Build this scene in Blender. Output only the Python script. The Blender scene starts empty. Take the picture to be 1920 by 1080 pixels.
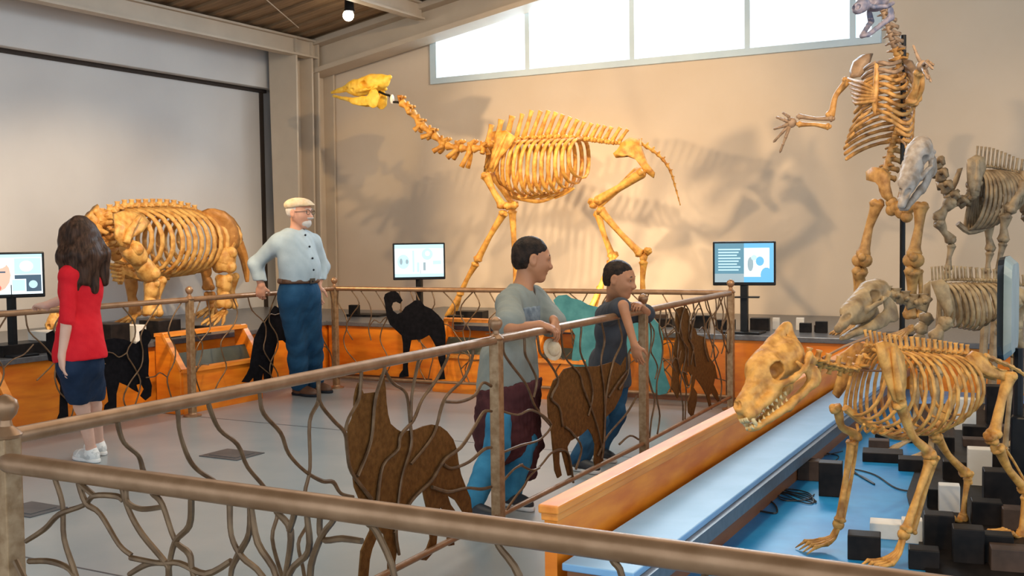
import bpy, math, random
import numpy as np
from mathutils import Vector, Matrix
random.seed(7)
SC = bpy.context.scene
COL = SC.collection
V = Vector
# ---------------------------------------------------------------- camera
F_PX = 2050.0
YAW, PITCH, ROLL = math.radians(28.9), math.radians(2.85), math.radians(0.75)
CAM = V((0, 0, 1.48))
f0 = V((-math.sin(YAW), math.cos(YAW), 0)); r0 = V((math.cos(YAW), math.sin(YAW), 0))
FW = (f0 * math.cos(PITCH) - V((0, 0, 1)) * math.sin(PITCH)).normalized()
u0 = r0.cross(FW).normalized()
RT = (r0 * math.cos(ROLL) - u0 * math.sin(ROLL)).normalized()
UP = (u0 * math.cos(ROLL) + r0 * math.sin(ROLL)).normalized()
cd = bpy.data.cameras.new('camera'); cam = bpy.data.objects.new('camera', cd); COL.objects.link(cam)
cam.matrix_world = Matrix(((RT.x, UP.x, -FW.x, CAM.x), (RT.y, UP.y, -FW.y, CAM.y), (RT.z, UP.z, -FW.z, CAM.z), (0, 0, 0, 1)))
cd.sensor_width = 36.0; cd.lens = 36.0 * F_PX / 1920.0; cd.clip_start = 0.05; cd.clip_end = 200
SC.camera = cam
# ---------------------------------------------------------------- world and lights
w = bpy.data.worlds.new('world'); SC.world = w; w.use_nodes = True
bg = w.node_tree.nodes['Background']; bg.inputs[0].default_value = (0.80, 0.91, 1.0, 1); bg.inputs[1].default_value = 1.22
SC.view_settings.view_transform = 'Standard'; SC.view_settings.look = 'None'
SC.view_settings.exposure = 0.62; SC.view_settings.gamma = 1.0
SC.view_settings.use_curve_mapping = False
def spot(name, loc, target, power, color, angle=50, radius=0.05, blend=0.6):
    l = bpy.data.lights.new(name, 'SPOT'); l.energy = power; l.color = color
    l.spot_size = math.radians(angle); l.spot_blend = blend; l.shadow_soft_size = radius
    o = bpy.data.objects.new(name, l); COL.objects.link(o); o.location = loc
    o.rotation_euler = (V(target) - V(loc)).to_track_quat('-Z', 'Y').to_euler(); return o
def area(name, loc, target, power, color, sx, sy):
    l = bpy.data.lights.new(name, 'AREA'); l.shape = 'RECTANGLE'; l.size = sx; l.size_y = sy; l.energy = power; l.color = color
    o = bpy.data.objects.new(name, l); COL.objects.link(o); o.location = loc
    o.rotation_euler = (V(target) - V(loc)).to_track_quat('-Z', 'Y').to_euler(); return o
WARM = (1.0, 0.72, 0.42)
spot('spot_right', (1.2, 5.2, 4.6), (-5.0, 10.2, 1.9), 850, WARM, 42, 0.12)
spot('spot_left', (-8.6, 5.6, 3.7), (-4.6, 10.6, 1.8), 560, WARM, 55, 0.12)
spot('spot_camel_low', (-4.2, 7.4, 4.2), (-5.3, 11.0, 1.2), 420, (1, .78, .52), 45, 0.08, 1.0)
spot('spot_skull', (-5.0, 7.5, 4.2), (-7.4, 10.3, 2.9), 110, (1, .66, .25), 16, 0.04)
spot('footlight_camel', (-4.6, 9.75, .75), (-4.9, 11.3, 1.7), 34, (1, .76, .48), 120, .05, 1.0)
spot('footlight_left', (-8.4, 5.3, .75), (-9.45, 5.9, 1.6), 22, (1, .76, .50), 130, .05, 1.0)
spot('spot_sloth', (-4.6, 4.6, 4.2), (-8.3, 7.4, 1.2), 620, (1, .74, .46), 44, 0.06)
spot('spot_wolf', (-1.2, 1.0, 3.9), (-0.3, 3.9, 0.7), 230, (1, .76, .46), 50, 0.06)
spot('spot_bear', (-3.5, 5.0, 4.6), (-1.2, 8.8, 1.9), 230, (1, .74, .46), 45, 0.08)
area('ceiling_glow', (-3.5, 5.5, 3.95), (-3.5, 5.5, 0), 95, (1, .86, .68), 6, 4)
area('window_daylight', (-4.0, 11.75, 4.1), (-4.0, 5.0, 0.5), 190, (.70, .86, 1.0), 5.4, 0.8)

# ---------------------------------------------------------------- helpers
def ray(px, py):
    return (FW + RT * ((px - 960) / F_PX) + UP * ((540 - py) / F_PX))
def atd(px, py, d): return CAM + ray(px, py) * d
def atz(px, py, z): r = ray(px, py); return CAM + r * ((z - CAM.z) / r.z)
def aty(px, py, y): r = ray(px, py); return CAM + r * (y / r.y)
def atx(px, py, x): r = ray(px, py); return CAM + r * (x / r.x)
def onpl(px, py, p, n): r = ray(px, py); return CAM + r * ((p - CAM).dot(n) / r.dot(n))
def depth(p): return (p - CAM).dot(FW)

class MB:
    def __init__(s): s.v = []; s.f = []
    def add(s, vs, fs):
        o = len(s.v); s.v += [tuple(v) for v in vs]; s.f += [tuple(i + o for i in f) for f in fs]
    def box(s, lo, hi):
        x0, y0, z0 = lo; x1, y1, z1 = hi
        s.add([(x0,y0,z0),(x1,y0,z0),(x1,y1,z0),(x0,y1,z0),(x0,y0,z1),(x1,y0,z1),(x1,y1,z1),(x0,y1,z1)],
              [(0,3,2,1),(4,5,6,7),(0,1,5,4),(1,2,6,5),(2,3,7,6),(3,0,4,7)])
    def obox(s, c, ax, ay, az):
        c = V(c); ax = V(ax); ay = V(ay); az = V(az)
        vs = [c + ax*a + ay*b + az*d for d in (-1, 1) for a, b in ((-1,-1),(1,-1),(1,1),(-1,1))]
        s.add(vs, [(0,3,2,1),(4,5,6,7),(0,1,5,4),(1,2,6,5),(2,3,7,6),(3,0,4,7)])
    def prism(s, pts, t):
        t = V(t); n = len(pts); vs = [V(p) - t*.5 for p in pts] + [V(p) + t*.5 for p in pts]
        fs = [tuple(range(n)), tuple(range(2*n-1, n-1, -1))] + [(i, i+n, (i+1) % n + n, (i+1) % n) for i in range(n)]
        s.add(vs, fs)
    def tube(s, pts, rad, seg=8, smooth=0, oval=None, ovax=None, cap=True):
        pts = [V(p) for p in pts]
        if not hasattr(rad, '__len__'): rad = [rad] * len(pts)
        rad = list(rad)
        if smooth:
            q = []; rr = []
            n = len(pts)
            for i in range(n - 1):
                p0 = pts[max(i-1, 0)]; p1 = pts[i]; p2 = pts[i+1]; p3 = pts[min(i+2, n-1)]
                for k in range(smooth):
                    t = k / smooth
                    q.append(0.5*((2*p1) + (p2-p0)*t + (2*p0-5*p1+4*p2-p3)*t*t + (3*p1-p0-3*p2+p3)*t**3))
                    rr.append(rad[i]*(1-t) + rad[i+1]*t)
            q.append(pts[-1]); rr.append(rad[-1]); pts, rad = q, rr
        n = len(pts); o = len(s.v); vs = []; a = None
        for i in range(n):
            d = (pts[min(i+1, n-1)] - pts[max(i-1, 0)])
            if d.length < 1e-9: d = V((0, 0, 1))
            d.normalize()
            if ovax is not None:
                a = (V(ovax) - d*V(ovax).dot(d)); a = a.normalized() if a.length > 1e-4 else d.orthogonal().normalized()
            else:
                a = d.orthogonal().normalized() if a is None else (a - d*a.dot(d)).normalized()
            b = d.cross(a)
            for k in range(seg):
                th = 2*math.pi*k/seg
                vs.append(pts[i] + a*math.cos(th)*rad[i]*(oval or 1) + b*math.sin(th)*rad[i])
        fs = [(i*seg+k, i*seg+(k+1) % seg, (i+1)*seg+(k+1) % seg, (i+1)*seg+k) for i in range(n-1) for k in range(seg)]
        if cap: fs += [tuple(range(seg-1, -1, -1)), tuple((n-1)*seg+k for k in range(seg))]
        s.add(vs, fs)
    def ell(s, c, r, seg=12, rings=8, M=None):
        c = V(c); r = (r, r, r) if not hasattr(r, '__len__') else r
        vs = []; fs = []
        for i in range(rings+1):
            ph = math.pi*i/rings
            for k in range(seg):
                th = 2*math.pi*k/seg
                q = V((math.sin(ph)*math.cos(th)*r[0], math.sin(ph)*math.sin(th)*r[1], math.cos(ph)*r[2]))
                vs.append(c + (M @ q if M is not None else q))
        for i in range(rings):
            for k in range(seg):
                fs.append((i*seg+k, (i+1)*seg+k, (i+1)*seg+(k+1) % seg, i*seg+(k+1) % seg))
        s.add(vs, fs)
    def lathe(s, c, prof, seg=14):
        c = V(c); s.tube([c + V((0, 0, z)) for r, z in prof], [max(r, 1e-4) for r, z in prof], seg, ovax=(1, 0, 0))

def setp(o, label=None, cat=None, group=None, kind=None):
    if label: o['label'] = label
    if cat: o['category'] = cat
    if group: o['group'] = group
    if kind: o['kind'] = kind
    return o
def link_mesh(name, vs, fs, m, parent=None, smooth=True, bevel=0, loc=None, angle=40):
    if parent is not None:
        org = V(parent['_o']); 
    elif loc is not None: org = V(loc)
    else:
        a = np.array(vs, dtype=float); lo = a.min(0); hi = a.max(0)
        org = V(((lo[0]+hi[0])/2, (lo[1]+hi[1])/2, lo[2]))
    me = bpy.data.meshes.new(name)
    if isinstance(vs, np.ndarray):
        vs = vs - np.array(org)
        me.vertices.add(len(vs)); me.vertices.foreach_set('co', vs.astype(np.float32).ravel())
        nf = len(fs); me.loops.add(nf*4); me.loops.foreach_set('vertex_index', fs.astype(np.int32).ravel())
        me.polygons.add(nf); me.polygons.foreach_set('loop_start', np.arange(0, nf*4, 4, dtype=np.int32))
        me.update(calc_edges=True); me.validate()
    else:
        me.from_pydata([tuple(V(v) - org) for v in vs], [], fs); me.update()
    if smooth:
        me.polygons.foreach_set('use_smooth', [True]*len(me.polygons))
        if angle < 180 and not isinstance(vs, np.ndarray): me.set_sharp_from_angle(angle=math.radians(angle))
    me.materials.append(m)
    o = bpy.data.objects.new(name, me); COL.objects.link(o)
    if parent is not None: o.parent = parent
    else: o.location = org
    o['_o'] = list(org)
    if bevel:
        b = o.modifiers.new('bevel', 'BEVEL'); b.width = bevel; b.segments = 2; b.limit_method = 'ANGLE'
    return o
def obj(name, mb, m, parent=None, label=None, cat=None, group=None, kind=None, **kw):
    o = link_mesh(name, mb.v, mb.f, m, parent, **kw); return setp(o, label, cat, group, kind)
def thing(name, loc, label, cat, group=None):
    o = bpy.data.objects.new(name, None); COL.objects.link(o); o.location = loc; o['_o'] = list(loc)
    o.empty_display_size = .1
    return setp(o, label, cat, group)
def struct(name, mb, m, **kw): return obj(name, mb, m, kind='structure', **kw)

# ---------------------------------------------------------------- materials
def mat(name, col, rough=.6, metal=0, col2=None, scale=8, bump=0, bscale=None, stretch=(1, 1, 1), emis=None, estr=1, detail=5, coat=0, spec=None, lo=.35, hi=.68, alpha=None):
    m = bpy.data.materials.new(name); m.use_nodes = True; nt = m.node_tree; p = nt.nodes['Principled BSDF']
    p.inputs['Base Color'].default_value = (*col, 1); p.inputs['Roughness'].default_value = rough; p.inputs['Metallic'].default_value = metal
    if coat: p.inputs['Coat Weight'].default_value = coat; p.inputs['Coat Roughness'].default_value = .15
    if spec is not None: p.inputs['Specular IOR Level'].default_value = spec
    if col2 is not None or bump:
        tc = nt.nodes.new('ShaderNodeTexCoord'); mp = nt.nodes.new('ShaderNodeMapping'); mp.inputs['Scale'].default_value = stretch
        nt.links.new(tc.outputs['Object'], mp.inputs['Vector'])
        n = nt.nodes.new('ShaderNodeTexNoise'); n.inputs['Scale'].default_value = scale; n.inputs['Detail'].default_value = detail
        nt.links.new(mp.outputs[0], n.inputs['Vector'])
        if col2 is not None:
            r = nt.nodes.new('ShaderNodeValToRGB'); r.color_ramp.elements[0].position = lo; r.color_ramp.elements[1].position = hi
            r.color_ramp.elements[0].color = (*col, 1); r.color_ramp.elements[1].color = (*col2, 1)
            nt.links.new(n.outputs['Fac'], r.inputs[0]); nt.links.new(r.outputs[0], p.inputs['Base Color'])
        if bump:
            n2 = n
            if bscale:
                n2 = nt.nodes.new('ShaderNodeTexNoise'); n2.inputs['Scale'].default_value = bscale; n2.inputs['Detail'].default_value = 4
                nt.links.new(mp.outputs[0], n2.inputs['Vector'])
            b = nt.nodes.new('ShaderNodeBump'); b.inputs['Strength'].default_value = bump; b.inputs['Distance'].default_value = .01
            nt.links.new(n2.outputs['Fac'], b.inputs['Height']); nt.links.new(b.outputs[0], p.inputs['Normal'])
    if emis: p.inputs['Emission Color'].default_value = (*emis, 1); p.inputs['Emission Strength'].default_value = estr
    return m
M = {}
M['wall'] = mat('wall_paint', (.67, .54, .405), .8, col2=(.72, .59, .455), scale=1.2, bump=.05, bscale=60)
M['wall_l'] = mat('wall_paint_grey', (.54, .52, .505), .8, col2=(.59, .57, .55), scale=1.2, bump=.05, bscale=60)
M['steel'] = mat('painted_steel', (.50, .41, .31), .55, col2=(.56, .46, .35), scale=3)
M['deck'] = mat('roof_deck', (.20, .12, .06), .8, col2=(.30, .19, .10), scale=3, bump=.3, stretch=(1, 12, 1))
M['dark'] = mat('shadow_line_dark', (.03, .02, .015), .9)  # near-black colour for the painted shadow lines on the left wall
M['floor'] = mat('concrete_floor', (.29, .335, .355), .34, col2=(.385, .41, .415), scale=1.6, bump=.03, bscale=30, coat=.2)
M['winframe'] = mat('window_frame', (.55, .68, .76), .45, col2=(.6, .73, .8), scale=5)
M['wood'] = mat('orange_wood', (.72, .165, .006), .45, col2=(.93, .29, .015), scale=3.2, stretch=(1, 1, 5), bump=.05, detail=8, coat=.08)
M['woodcap'] = mat('orange_wood_cap', (.74, .22, .02), .42, col2=(.92, .34, .05), scale=5, stretch=(4, .6, 4), coat=.1)
M['wooddark'] = mat('brown_wood', (.20, .07, .025), .5, col2=(.30, .11, .035), scale=3, stretch=(1, 1, 6))
M['counter'] = mat('counter_top', (.10, .10, .105), .3, col2=(.14, .14, .15), scale=30)
M['blue'] = mat('blue_ledge_reflection', (.20, .41, .67), .42, col2=(.25, .47, .75), scale=6, bump=.03)  # blue sky reflection from the window put into the ledge's base colour
M['pit'] = mat('blue_pit_reflection', (.01, .23, .58), .35, col2=(.03, .32, .70), scale=7, bump=.05)  # deck base colour carries the blue window-sky reflection
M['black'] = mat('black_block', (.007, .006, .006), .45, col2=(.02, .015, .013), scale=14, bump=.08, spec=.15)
M['blackbrown'] = mat('dark_brown_block', (.055, .035, .025), .55, col2=(.09, .055, .04), scale=14, bump=.08, spec=.2)
M['white'] = mat('white_block', (.70, .64, .56), .6, col2=(.80, .76, .70), scale=9, bump=.03)
M['bronze'] = mat('bronze_rail', (.27, .145, .07), .36, .45, col2=(.38, .22, .12), scale=14, bump=.05)
M['rod'] = mat('bronze_rod', (.11, .06, .028), .42, .45, col2=(.20, .12, .06), scale=20, bump=.15)
M['post'] = mat('bronze_post', (.25, .14, .06), .42, .35, col2=(.40, .26, .14), scale=30, bump=.15)
M['rust'] = mat('rusted_cutout', (.11, .045, .010), .65, .2, col2=(.18, .08, .02), scale=40, bump=.25, bscale=120, spec=.15)
M['blackcut'] = mat('black_cutout', (.003, .003, .004), .6, 0, col2=(.008, .007, .009), scale=30, spec=.08)
M['tealcut'] = mat('teal_cutout', (.045, .19, .20), .5, .2, col2=(.09, .30, .30), scale=9)
M['black_pl'] = mat('black_plastic', (.008, .009, .010), .35, col2=(.012, .012, .014), scale=20, spec=.2)
M['greyback'] = mat('grey_plastic', (.30, .38, .38), .4, col2=(.38, .45, .45), scale=8)
M['spike'] = mat('cable_rubber', (.01, .01, .012), .4, col2=(.02, .02, .02), scale=30)
def bonemat(n, c1, c2, rough=.5, sc=16): return mat(n, c1, rough, col2=c2, scale=sc, bump=.35, bscale=45, spec=.4, lo=.3, hi=.62)
M['b_camel'] = bonemat('golden_bone', (.42, .15, .018), (.76, .38, .07))
M['b_skull'] = bonemat('yellow_bone', (.74, .38, .02), (.92, .60, .08))
M['b_sloth'] = bonemat('amber_bone', (.44, .17, .025), (.76, .43, .12))
M['b_pelvis'] = bonemat('brown_bone', (.38, .15, .03), (.55, .25, .06))
M['b_wolf'] = bonemat('tan_bone', (.32, .12, .018), (.74, .37, .085), sc=22)
M['b_bear'] = bonemat('ochre_bone', (.28, .13, .035), (.56, .31, .10))
M['b_bearhi'] = bonemat('dusky_bone', (.20, .13, .085), (.34, .23, .15))
M['b_bluesk'] = bonemat('blue_grey_bone', (.07, .10, .19), (.24, .22, .28))
M['b_horse'] = bonemat('grey_brown_bone', (.15, .095, .05), (.38, .26, .14))
M['b_pale'] = bonemat('pale_bone', (.22, .16, .11), (.44, .37, .31))
M['b_wolf2'] = bonemat('grey_bone', (.24, .145, .065), (.50, .34, .17))
M['tooth'] = mat('tooth', (.60, .42, .18), .35, col2=(.74, .56, .28), scale=30)
M['skin'] = mat('skin', (.44, .19, .09), .5, col2=(.50, .23, .115), scale=12, spec=.4)
M['skin_pale'] = mat('pale_skin', (.68, .40, .30), .5, col2=(.74, .46, .35), scale=12, spec=.4)
M['skin_old'] = mat('ruddy_skin', (.62, .29, .18), .5, col2=(.68, .36, .24), scale=12, spec=.4)
M['hair_dark'] = mat('dark_hair', (.012, .008, .006), .5, col2=(.045, .026, .017), scale=30, bump=.5, bscale=90, spec=.15)
M['hair_long'] = mat('brown_hair', (.022, .011, .007), .45, col2=(.085, .042, .025), scale=9, stretch=(7, 7, .8), bump=.6, spec=.15)
M['hair_grey'] = mat('grey_hair', (.55, .50, .45), .7, col2=(.65, .6, .55), scale=30, bump=.3)
M['red'] = mat('red_knit', (.62, .012, .022), .75, col2=(.70, .02, .03), scale=12, bump=.15, bscale=120, spec=.15)
M['navy'] = mat('navy_cloth', (.010, .022, .05), .8, col2=(.018, .035, .075), scale=10, bump=.2, bscale=60, spec=.15)
M['denim'] = mat('blue_denim', (.012, .055, .12), .8, col2=(.03, .10, .19), scale=7, bump=.2, bscale=60, spec=.15)
M['denim_br'] = mat('bright_denim', (.025, .14, .26), .8, col2=(.06, .28, .46), scale=6, bump=.2, bscale=60, spec=.15)
M['shirt_l'] = mat('pale_blue_cotton', (.38, .46, .50), .8, col2=(.47, .55, .58), scale=6, bump=.15, bscale=40, spec=.15)
M['shirt_g'] = mat('grey_cotton', (.23, .245, .215), .85, col2=(.30, .315, .28), scale=6, bump=.15, bscale=50, spec=.15)
M['shirt_p'] = mat('faded_print', (.12, .15, .18), .85, col2=(.26, .30, .32), scale=30, bump=.1)
M['shirt_d'] = mat('charcoal_cotton', (.05, .055, .065), .85, col2=(.08, .085, .095), scale=6, bump=.15, bscale=50, spec=.15)
M['maroon'] = mat('maroon_cloth', (.055, .018, .02), .85, col2=(.11, .035, .035), scale=8, bump=.2, bscale=50, spec=.15)
M['black_cl'] = mat('black_cloth', (.012, .014, .02), .85, col2=(.025, .028, .035), scale=8, bump=.2, spec=.15)
M['leather'] = mat('brown_leather', (.09, .04, .02), .5, col2=(.15, .07, .035), scale=12, bump=.1)
M['shoe_w'] = mat('white_canvas', (.55, .57, .56), .7, col2=(.75, .76, .74), scale=25, bump=.2, lo=.45, hi=.5)
M['sole'] = mat('white_rubber', (.78, .78, .76), .6, col2=(.7, .7, .68), scale=20)
M['shoe_b'] = mat('black_shoe', (.012, .014, .018), .5, col2=(.03, .035, .045), scale=12)
M['cap'] = mat('cream_cap', (.60, .44, .26), .8, col2=(.72, .58, .40), scale=25, bump=.2)
M['eye'] = mat('eye_white', (.7, .68, .65), .25, col2=(.72, .70, .67), scale=5)
M['iris'] = mat('dark_iris', (.02, .012, .008), .15, col2=(.03, .018, .01), scale=5)
M['lip'] = mat('lips', (.46, .16, .12), .45, col2=(.5, .18, .13), scale=12)
M['glassfr'] = mat('spectacle_metal', (.10, .09, .08), .3, .8, col2=(.14, .12, .1), scale=9)
M['outlet'] = mat('outlet_cover', (.10, .11, .12), .4, .4, col2=(.14, .15, .16), scale=9)
M['plexi'] = mat('slate_panel', (.035, .04, .028), .6, col2=(.07, .07, .045), scale=5)
def emi(n, c, s=1.0): return mat(n, (.02, .02, .02), .3, emis=c, estr=s, col2=(.03, .03, .03))
M['sc_white'] = emi('screen_white', (.78, .92, .97), 1.0); M['sc_blue'] = emi('screen_blue', (.10, .38, .66), 1.0)
M['sc_teal'] = emi('screen_teal', (.07, .20, .27), 1.0); M['sc_text'] = emi('screen_text', (.42, .62, .70), 1.0)
M['sc_grey'] = emi('screen_grey', (.25, .33, .36), 1.0); M['sc_skin'] = emi('screen_skin', (.80, .42, .30), 1.0)
M['sc_aqua'] = emi('screen_aqua', (.45, .76, .86), 1.0); M['sc_dark'] = emi('screen_dark', (.04, .08, .12), 1.0)
M['sc_red'] = emi('screen_red', (.6, .12, .08), 1.0)
M['bulb'] = emi('lamp_bulb', (1, .88, .66), 18.0)
g = bpy.data.materials.new('window_glass'); g.use_nodes = True; nt = g.node_tree; nt.nodes.clear()
o_ = nt.nodes.new('ShaderNodeOutputMaterial'); tr = nt.nodes.new('ShaderNodeBsdfTransparent'); gl = nt.nodes.new('ShaderNodeBsdfGlossy'); mx = nt.nodes.new('ShaderNodeMixShader')
gl.inputs['Roughness'].default_value = .05; mx.inputs[0].default_value = .02
nt.links.new(tr.outputs[0], mx.inputs[1]); nt.links.new(gl.outputs[0], mx.inputs[2]); nt.links.new(mx.outputs[0], o_.inputs[0]); M['glass'] = g

# ================================================================ the setting
WX, WY = -9.45, 11.3            # left wall, back wall
SLOPE = 0.17
def zroof(x): return 3.92 + (x + 9.1) * SLOPE
mb = MB(); mb.box((-10.2, -3, -.12), (7, 12, 0)); struct('floor', mb, M['floor'])
XR = 7.0
# back wall around the window opening
wl, wr, wb = aty(810, 155, WY).x, aty(1652, 86, WY).x, 3.31
def ztop_win(x): return zroof(x) - .30 if False else min(4.35, zw0 + (x - wl) * SLOPE)
zw0 = aty(812, 60, WY).z
wtop = lambda x: zw0 + (x - wl) * SLOPE
zc = 6.9
xz = []
mb = MB(); T = V((0, .24, 0)); Yw = WY + .12
def wp(pts): mb.prism([(x, Yw, z) for x, z in pts], T)
wp([(WX, 0), (wl, 0), (wl, zroof(wl)+.1), (WX, zroof(WX)+.1)])
wp([(wl, 0), (wr, 0), (wr, wb), (wl, wb)])
wp([(wl, wtop(wl)), (wr, wtop(wr)), (wr, zroof(wr)+.1), (wl, zroof(wl)+.1)])
wp([(wr, 0), (XR, 0), (XR, zroof(XR)+.1), (wr, zroof(wr)+.1)])
struct('wall_back', mb, M['wall'], smooth=False)
mb = MB(); mb.box((WX-.2, -3, 0), (WX, WY, 4.3)); struct('wall_left', mb, M['wall_l'], smooth=False)
mb = MB()
for x0, x1 in ((WX-.2, XR),):
    mb.prism([(x0, 4.3, zroof(x0)), (x1, 4.3, zroof(x1)), (x1, 4.3, zroof(x1)+.12), (x0, 4.3, zroof(x0)+.12)], (0, 14.6, 0))
struct('ceiling', mb, M['deck'], smooth=False)
# corrugated deck ribs
mb = MB()
for i in range(46):
    y = -2.5 + i*.3
    x0, x1 = WX, XR
    mb.prism([(x0, y, zroof(x0)-.03), (x1, y, zroof(x1)-.03), (x1, y, zroof(x1)+.01), (x0, y, zroof(x0)+.01)], (0, .12, 0))
struct('trim_1', mb, M['deck'], smooth=False)
# window
mb = MB(); fw = .07
def bar(x0, z0, x1, z1, t=.05, dy=.10):
    a = V((x0, WY+.03, z0)); b = V((x1, WY+.03, z1)); d = (b-a).normalized(); n = V((-d.z, 0, d.x))
    mb.obox((a+b)/2, d*((b-a).length/2), V((0, dy/2+(.012 if abs(d.z) > .9 else .02), 0)), n*t)
bar(wl, wb+.03, wr, wb+.03, .035); bar(wl, wtop(wl)-.04, wr, wtop(wr)-.04, .04)
bar(wl+.04, wb, wl+.04, wtop(wl), .045); bar(wr-.04, wb, wr-.04, wtop(wr), .045)
for px in (991, 1187, 1403, 1600):
    x = aty(px, 100, WY).x; bar(x, wb, x, wtop(x), .03)
wf = struct('window_1', mb, M['winframe'], smooth=False)
mb = MB(); mb.prism([(wl, WY+.06, wb), (wr, WY+.06, wb), (wr, WY+.06, wtop(wr)), (wl, WY+.06, wtop(wl))], (0, .006, 0))
obj('pane', mb, M['glass'], wf, smooth=False)
# bulkhead beam on the left wall, soffit and purlin
mb = MB(); mb.box((WX, -3, 3.33), (WX+.16, WY-.3, 3.80)); struct('trim_2', mb, M['wall_l'], smooth=False, bevel=.01)
mb = MB(); mb.box((WX, -3, 3.805), (WX+.30, WY-.25, 3.90)); struct('trim_3', mb, M['steel'], smooth=False)
mb = MB(); mb.box((WX, -3, 3.29), (WX+.04, WY-.6, 3.33)); struct('beam_shadow_strip', mb, M['dark'], smooth=False)  # dark strip standing in for the shadow under the bulkhead beam
def cbeam(name, a, b, hw, hh, m, fl=.05):
    a = V(a); b = V(b); d = (b-a).normalized(); s = d.cross(V((0, 0, 1))).normalized(); u = s.cross(d)
    mb = MB(); c = (a+b)/2; L = (b-a).length/2
    mb.obox(c, d*L, s*.012, u*hh)
    mb.obox(c + u*hh, d*L, s*hw, u*.012); mb.obox(c - u*hh, d*L, s*hw, u*.012)
    return struct(name, mb, m, smooth=False)
X1 = WX + .62
cbeam('trim_5', (X1, -3, zroof(X1)-.16), (X1, WY-.35, zroof(X1)-.16), .07, .10, M['steel'])
cbeam('trim_6', (X1+1.6, -3, zroof(X1+1.6)-.12), (X1+1.6, WY-.35, zroof(X1+1.6)-.12), .06, .09, M['steel'])
cbeam('trim_7', (X1+3.2, -3, zroof(X1+3.2)-.12), (X1+3.2, WY-.35, zroof(X1+3.2)-.12), .06, .09, M['steel'])
# rafter along the gable
mb = MB()
for dz, th, dy, wd in ((-.07, .035, .30, .14), (-.24, .16, .24, .012), (-.42, .03, .24, .20)):
    x0, x1 = WX+.1, XR
    mb.prism([(x0, WY-dy, zroof(x0)+dz-th), (x1, WY-dy, zroof(x1)+dz-th), (x1, WY-dy, zroof(x1)+dz+th), (x0, WY-dy, zroof(x0)+dz+th)], (0, wd*1.6, 0))
struct('trim_8', mb, M['steel'], smooth=False)
# rigid-frame columns in the corner (tapered)
def tcol(name, px0, px1, Y, x=None, top=3.9):
    mb = MB()
    a = aty(px0, 250, Y).x; b = aty(px1, 250, Y).x
    mb.prism([(a, Y, 0), (b, Y, 0), (b+.03, Y, top), (a-.05, Y, top)], (0, .03, 0))
    c = (a+b)/2
    mb.box((c-.012, Y, 0), (c+.012, Y+.3, top))
    mb.prism([(a, Y+.3, 0), (b, Y+.3, 0), (b+.03, Y+.3, top), (a-.05, Y+.3, top)], (0, .03, 0))
    return struct(name, mb, M['steel'], smooth=False)
tcol('trim_9', 514, 556, 10.55); tcol('trim_10', 563, 597, 10.95)
mb = MB(); xa = aty(508, 300, 10.6).x; mb.box((WX, 10.6, 0), (WX+.02, 10.66, 3.33)); struct('column_shadow_strip', mb, M['dark'], smooth=False)  # thin dark strip in place of the shadow line beside the column
# downlight on the rafter
p = aty(655, 22, 9.9)
t = thing('ceiling_spotlight', p, 'lit round spotlight hanging from the ceiling beams beside the high window', 'light')
mb = MB(); mb.lathe(p, [(.03, .16), (.05, .14), (.055, .03), (.062, 0)], 14); obj('lamp_housing', mb, M['black_pl'], t)
mb = MB(); mb.ell(p - V((0, .02, .045)), .062); obj('bulb', mb, M['bulb'], t)
mb = MB(); mb.tube([p + V((0, 0, .15)), V((p.x, p.y, zroof(p.x)-.02))], .01, 6); obj('stem', mb, M['black_pl'], t)
p = aty(78*0+403, 2, 7.5)
# thin hanging wires
mb = MB()
a = aty(500, 0, 9.0); b = aty(560, 52, 10.2); mb.tube([a + (a-b)*.2, b], .006, 5); 
setp(obj('ceiling_wire', mb, M['steel']), 'thin diagonal brace wire under the roof deck near the corner column', 'wire')

# floor outlet covers
for (px, py, s, lab) in ((435, 853, .17, 'dark square floor outlet cover in the middle of the concrete floor'), (58, 956, .15, 'dark square floor outlet cover near the left railing post')):
    c = atz(px, py, 0); mb = MB(); mb.box((c.x-s, c.y-s*.8, 0.0005), (c.x+s, c.y+s*.8, .006)); mb.box((c.x-s*.7, c.y-s*.55, .006), (c.x+s*.7, c.y+s*.55, .009))
    setp(obj('floor_outlet', mb, M['outlet'], smooth=False), lab, 'outlet')
# expansion joints
mb = MB()
for y in (3.3, 6.6): mb.box((-7.1, y, .0002), (-1.75, y+.012, .0012))
struct('trim_12', mb, M['outlet'], smooth=False)

# ---------------------------------------------------------------- platforms
HP = .60
PY, PX = 9.0, -7.15
def platform(name, lo, hi, label, face_axis):
    t = thing(name, ((lo[0]+hi[0])/2, (lo[1]+hi[1])/2, 0), label, 'platform')
    mb = MB(); mb.box((lo[0], lo[1], .06), (hi[0], hi[1], HP-.04)); obj('wood_front', mb, M['wood'], t, smooth=False)
    mb = MB(); mb.box((lo[0]+.03, lo[1]+.03, 0), (hi[0]-.03, hi[1]-.0, .06)); obj('toe_kick', mb, M['wooddark'], t, smooth=False)
    e = [.03, .03]; mb = MB()
    mb.box((lo[0]-(e[0] if face_axis == 'y' else 0), lo[1]-e[1], HP-.045), (hi[0]+(e[0] if face_axis == 'x' else 0), hi[1], HP)); obj('counter_top', mb, M['counter'], t, bevel=.006, smooth=False)
    return t
platform('display_platform', (PX, PY, 0), (4.5, WY-.02, HP), 'long orange wood display platform with a dark top along the back wall', 'y')
platform('display_platform', (WX+.02, 1.5, 0), (PX-.01 - .03, WY-.8, HP), 'long orange wood display platform with a dark top along the left wall', 'x')

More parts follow.
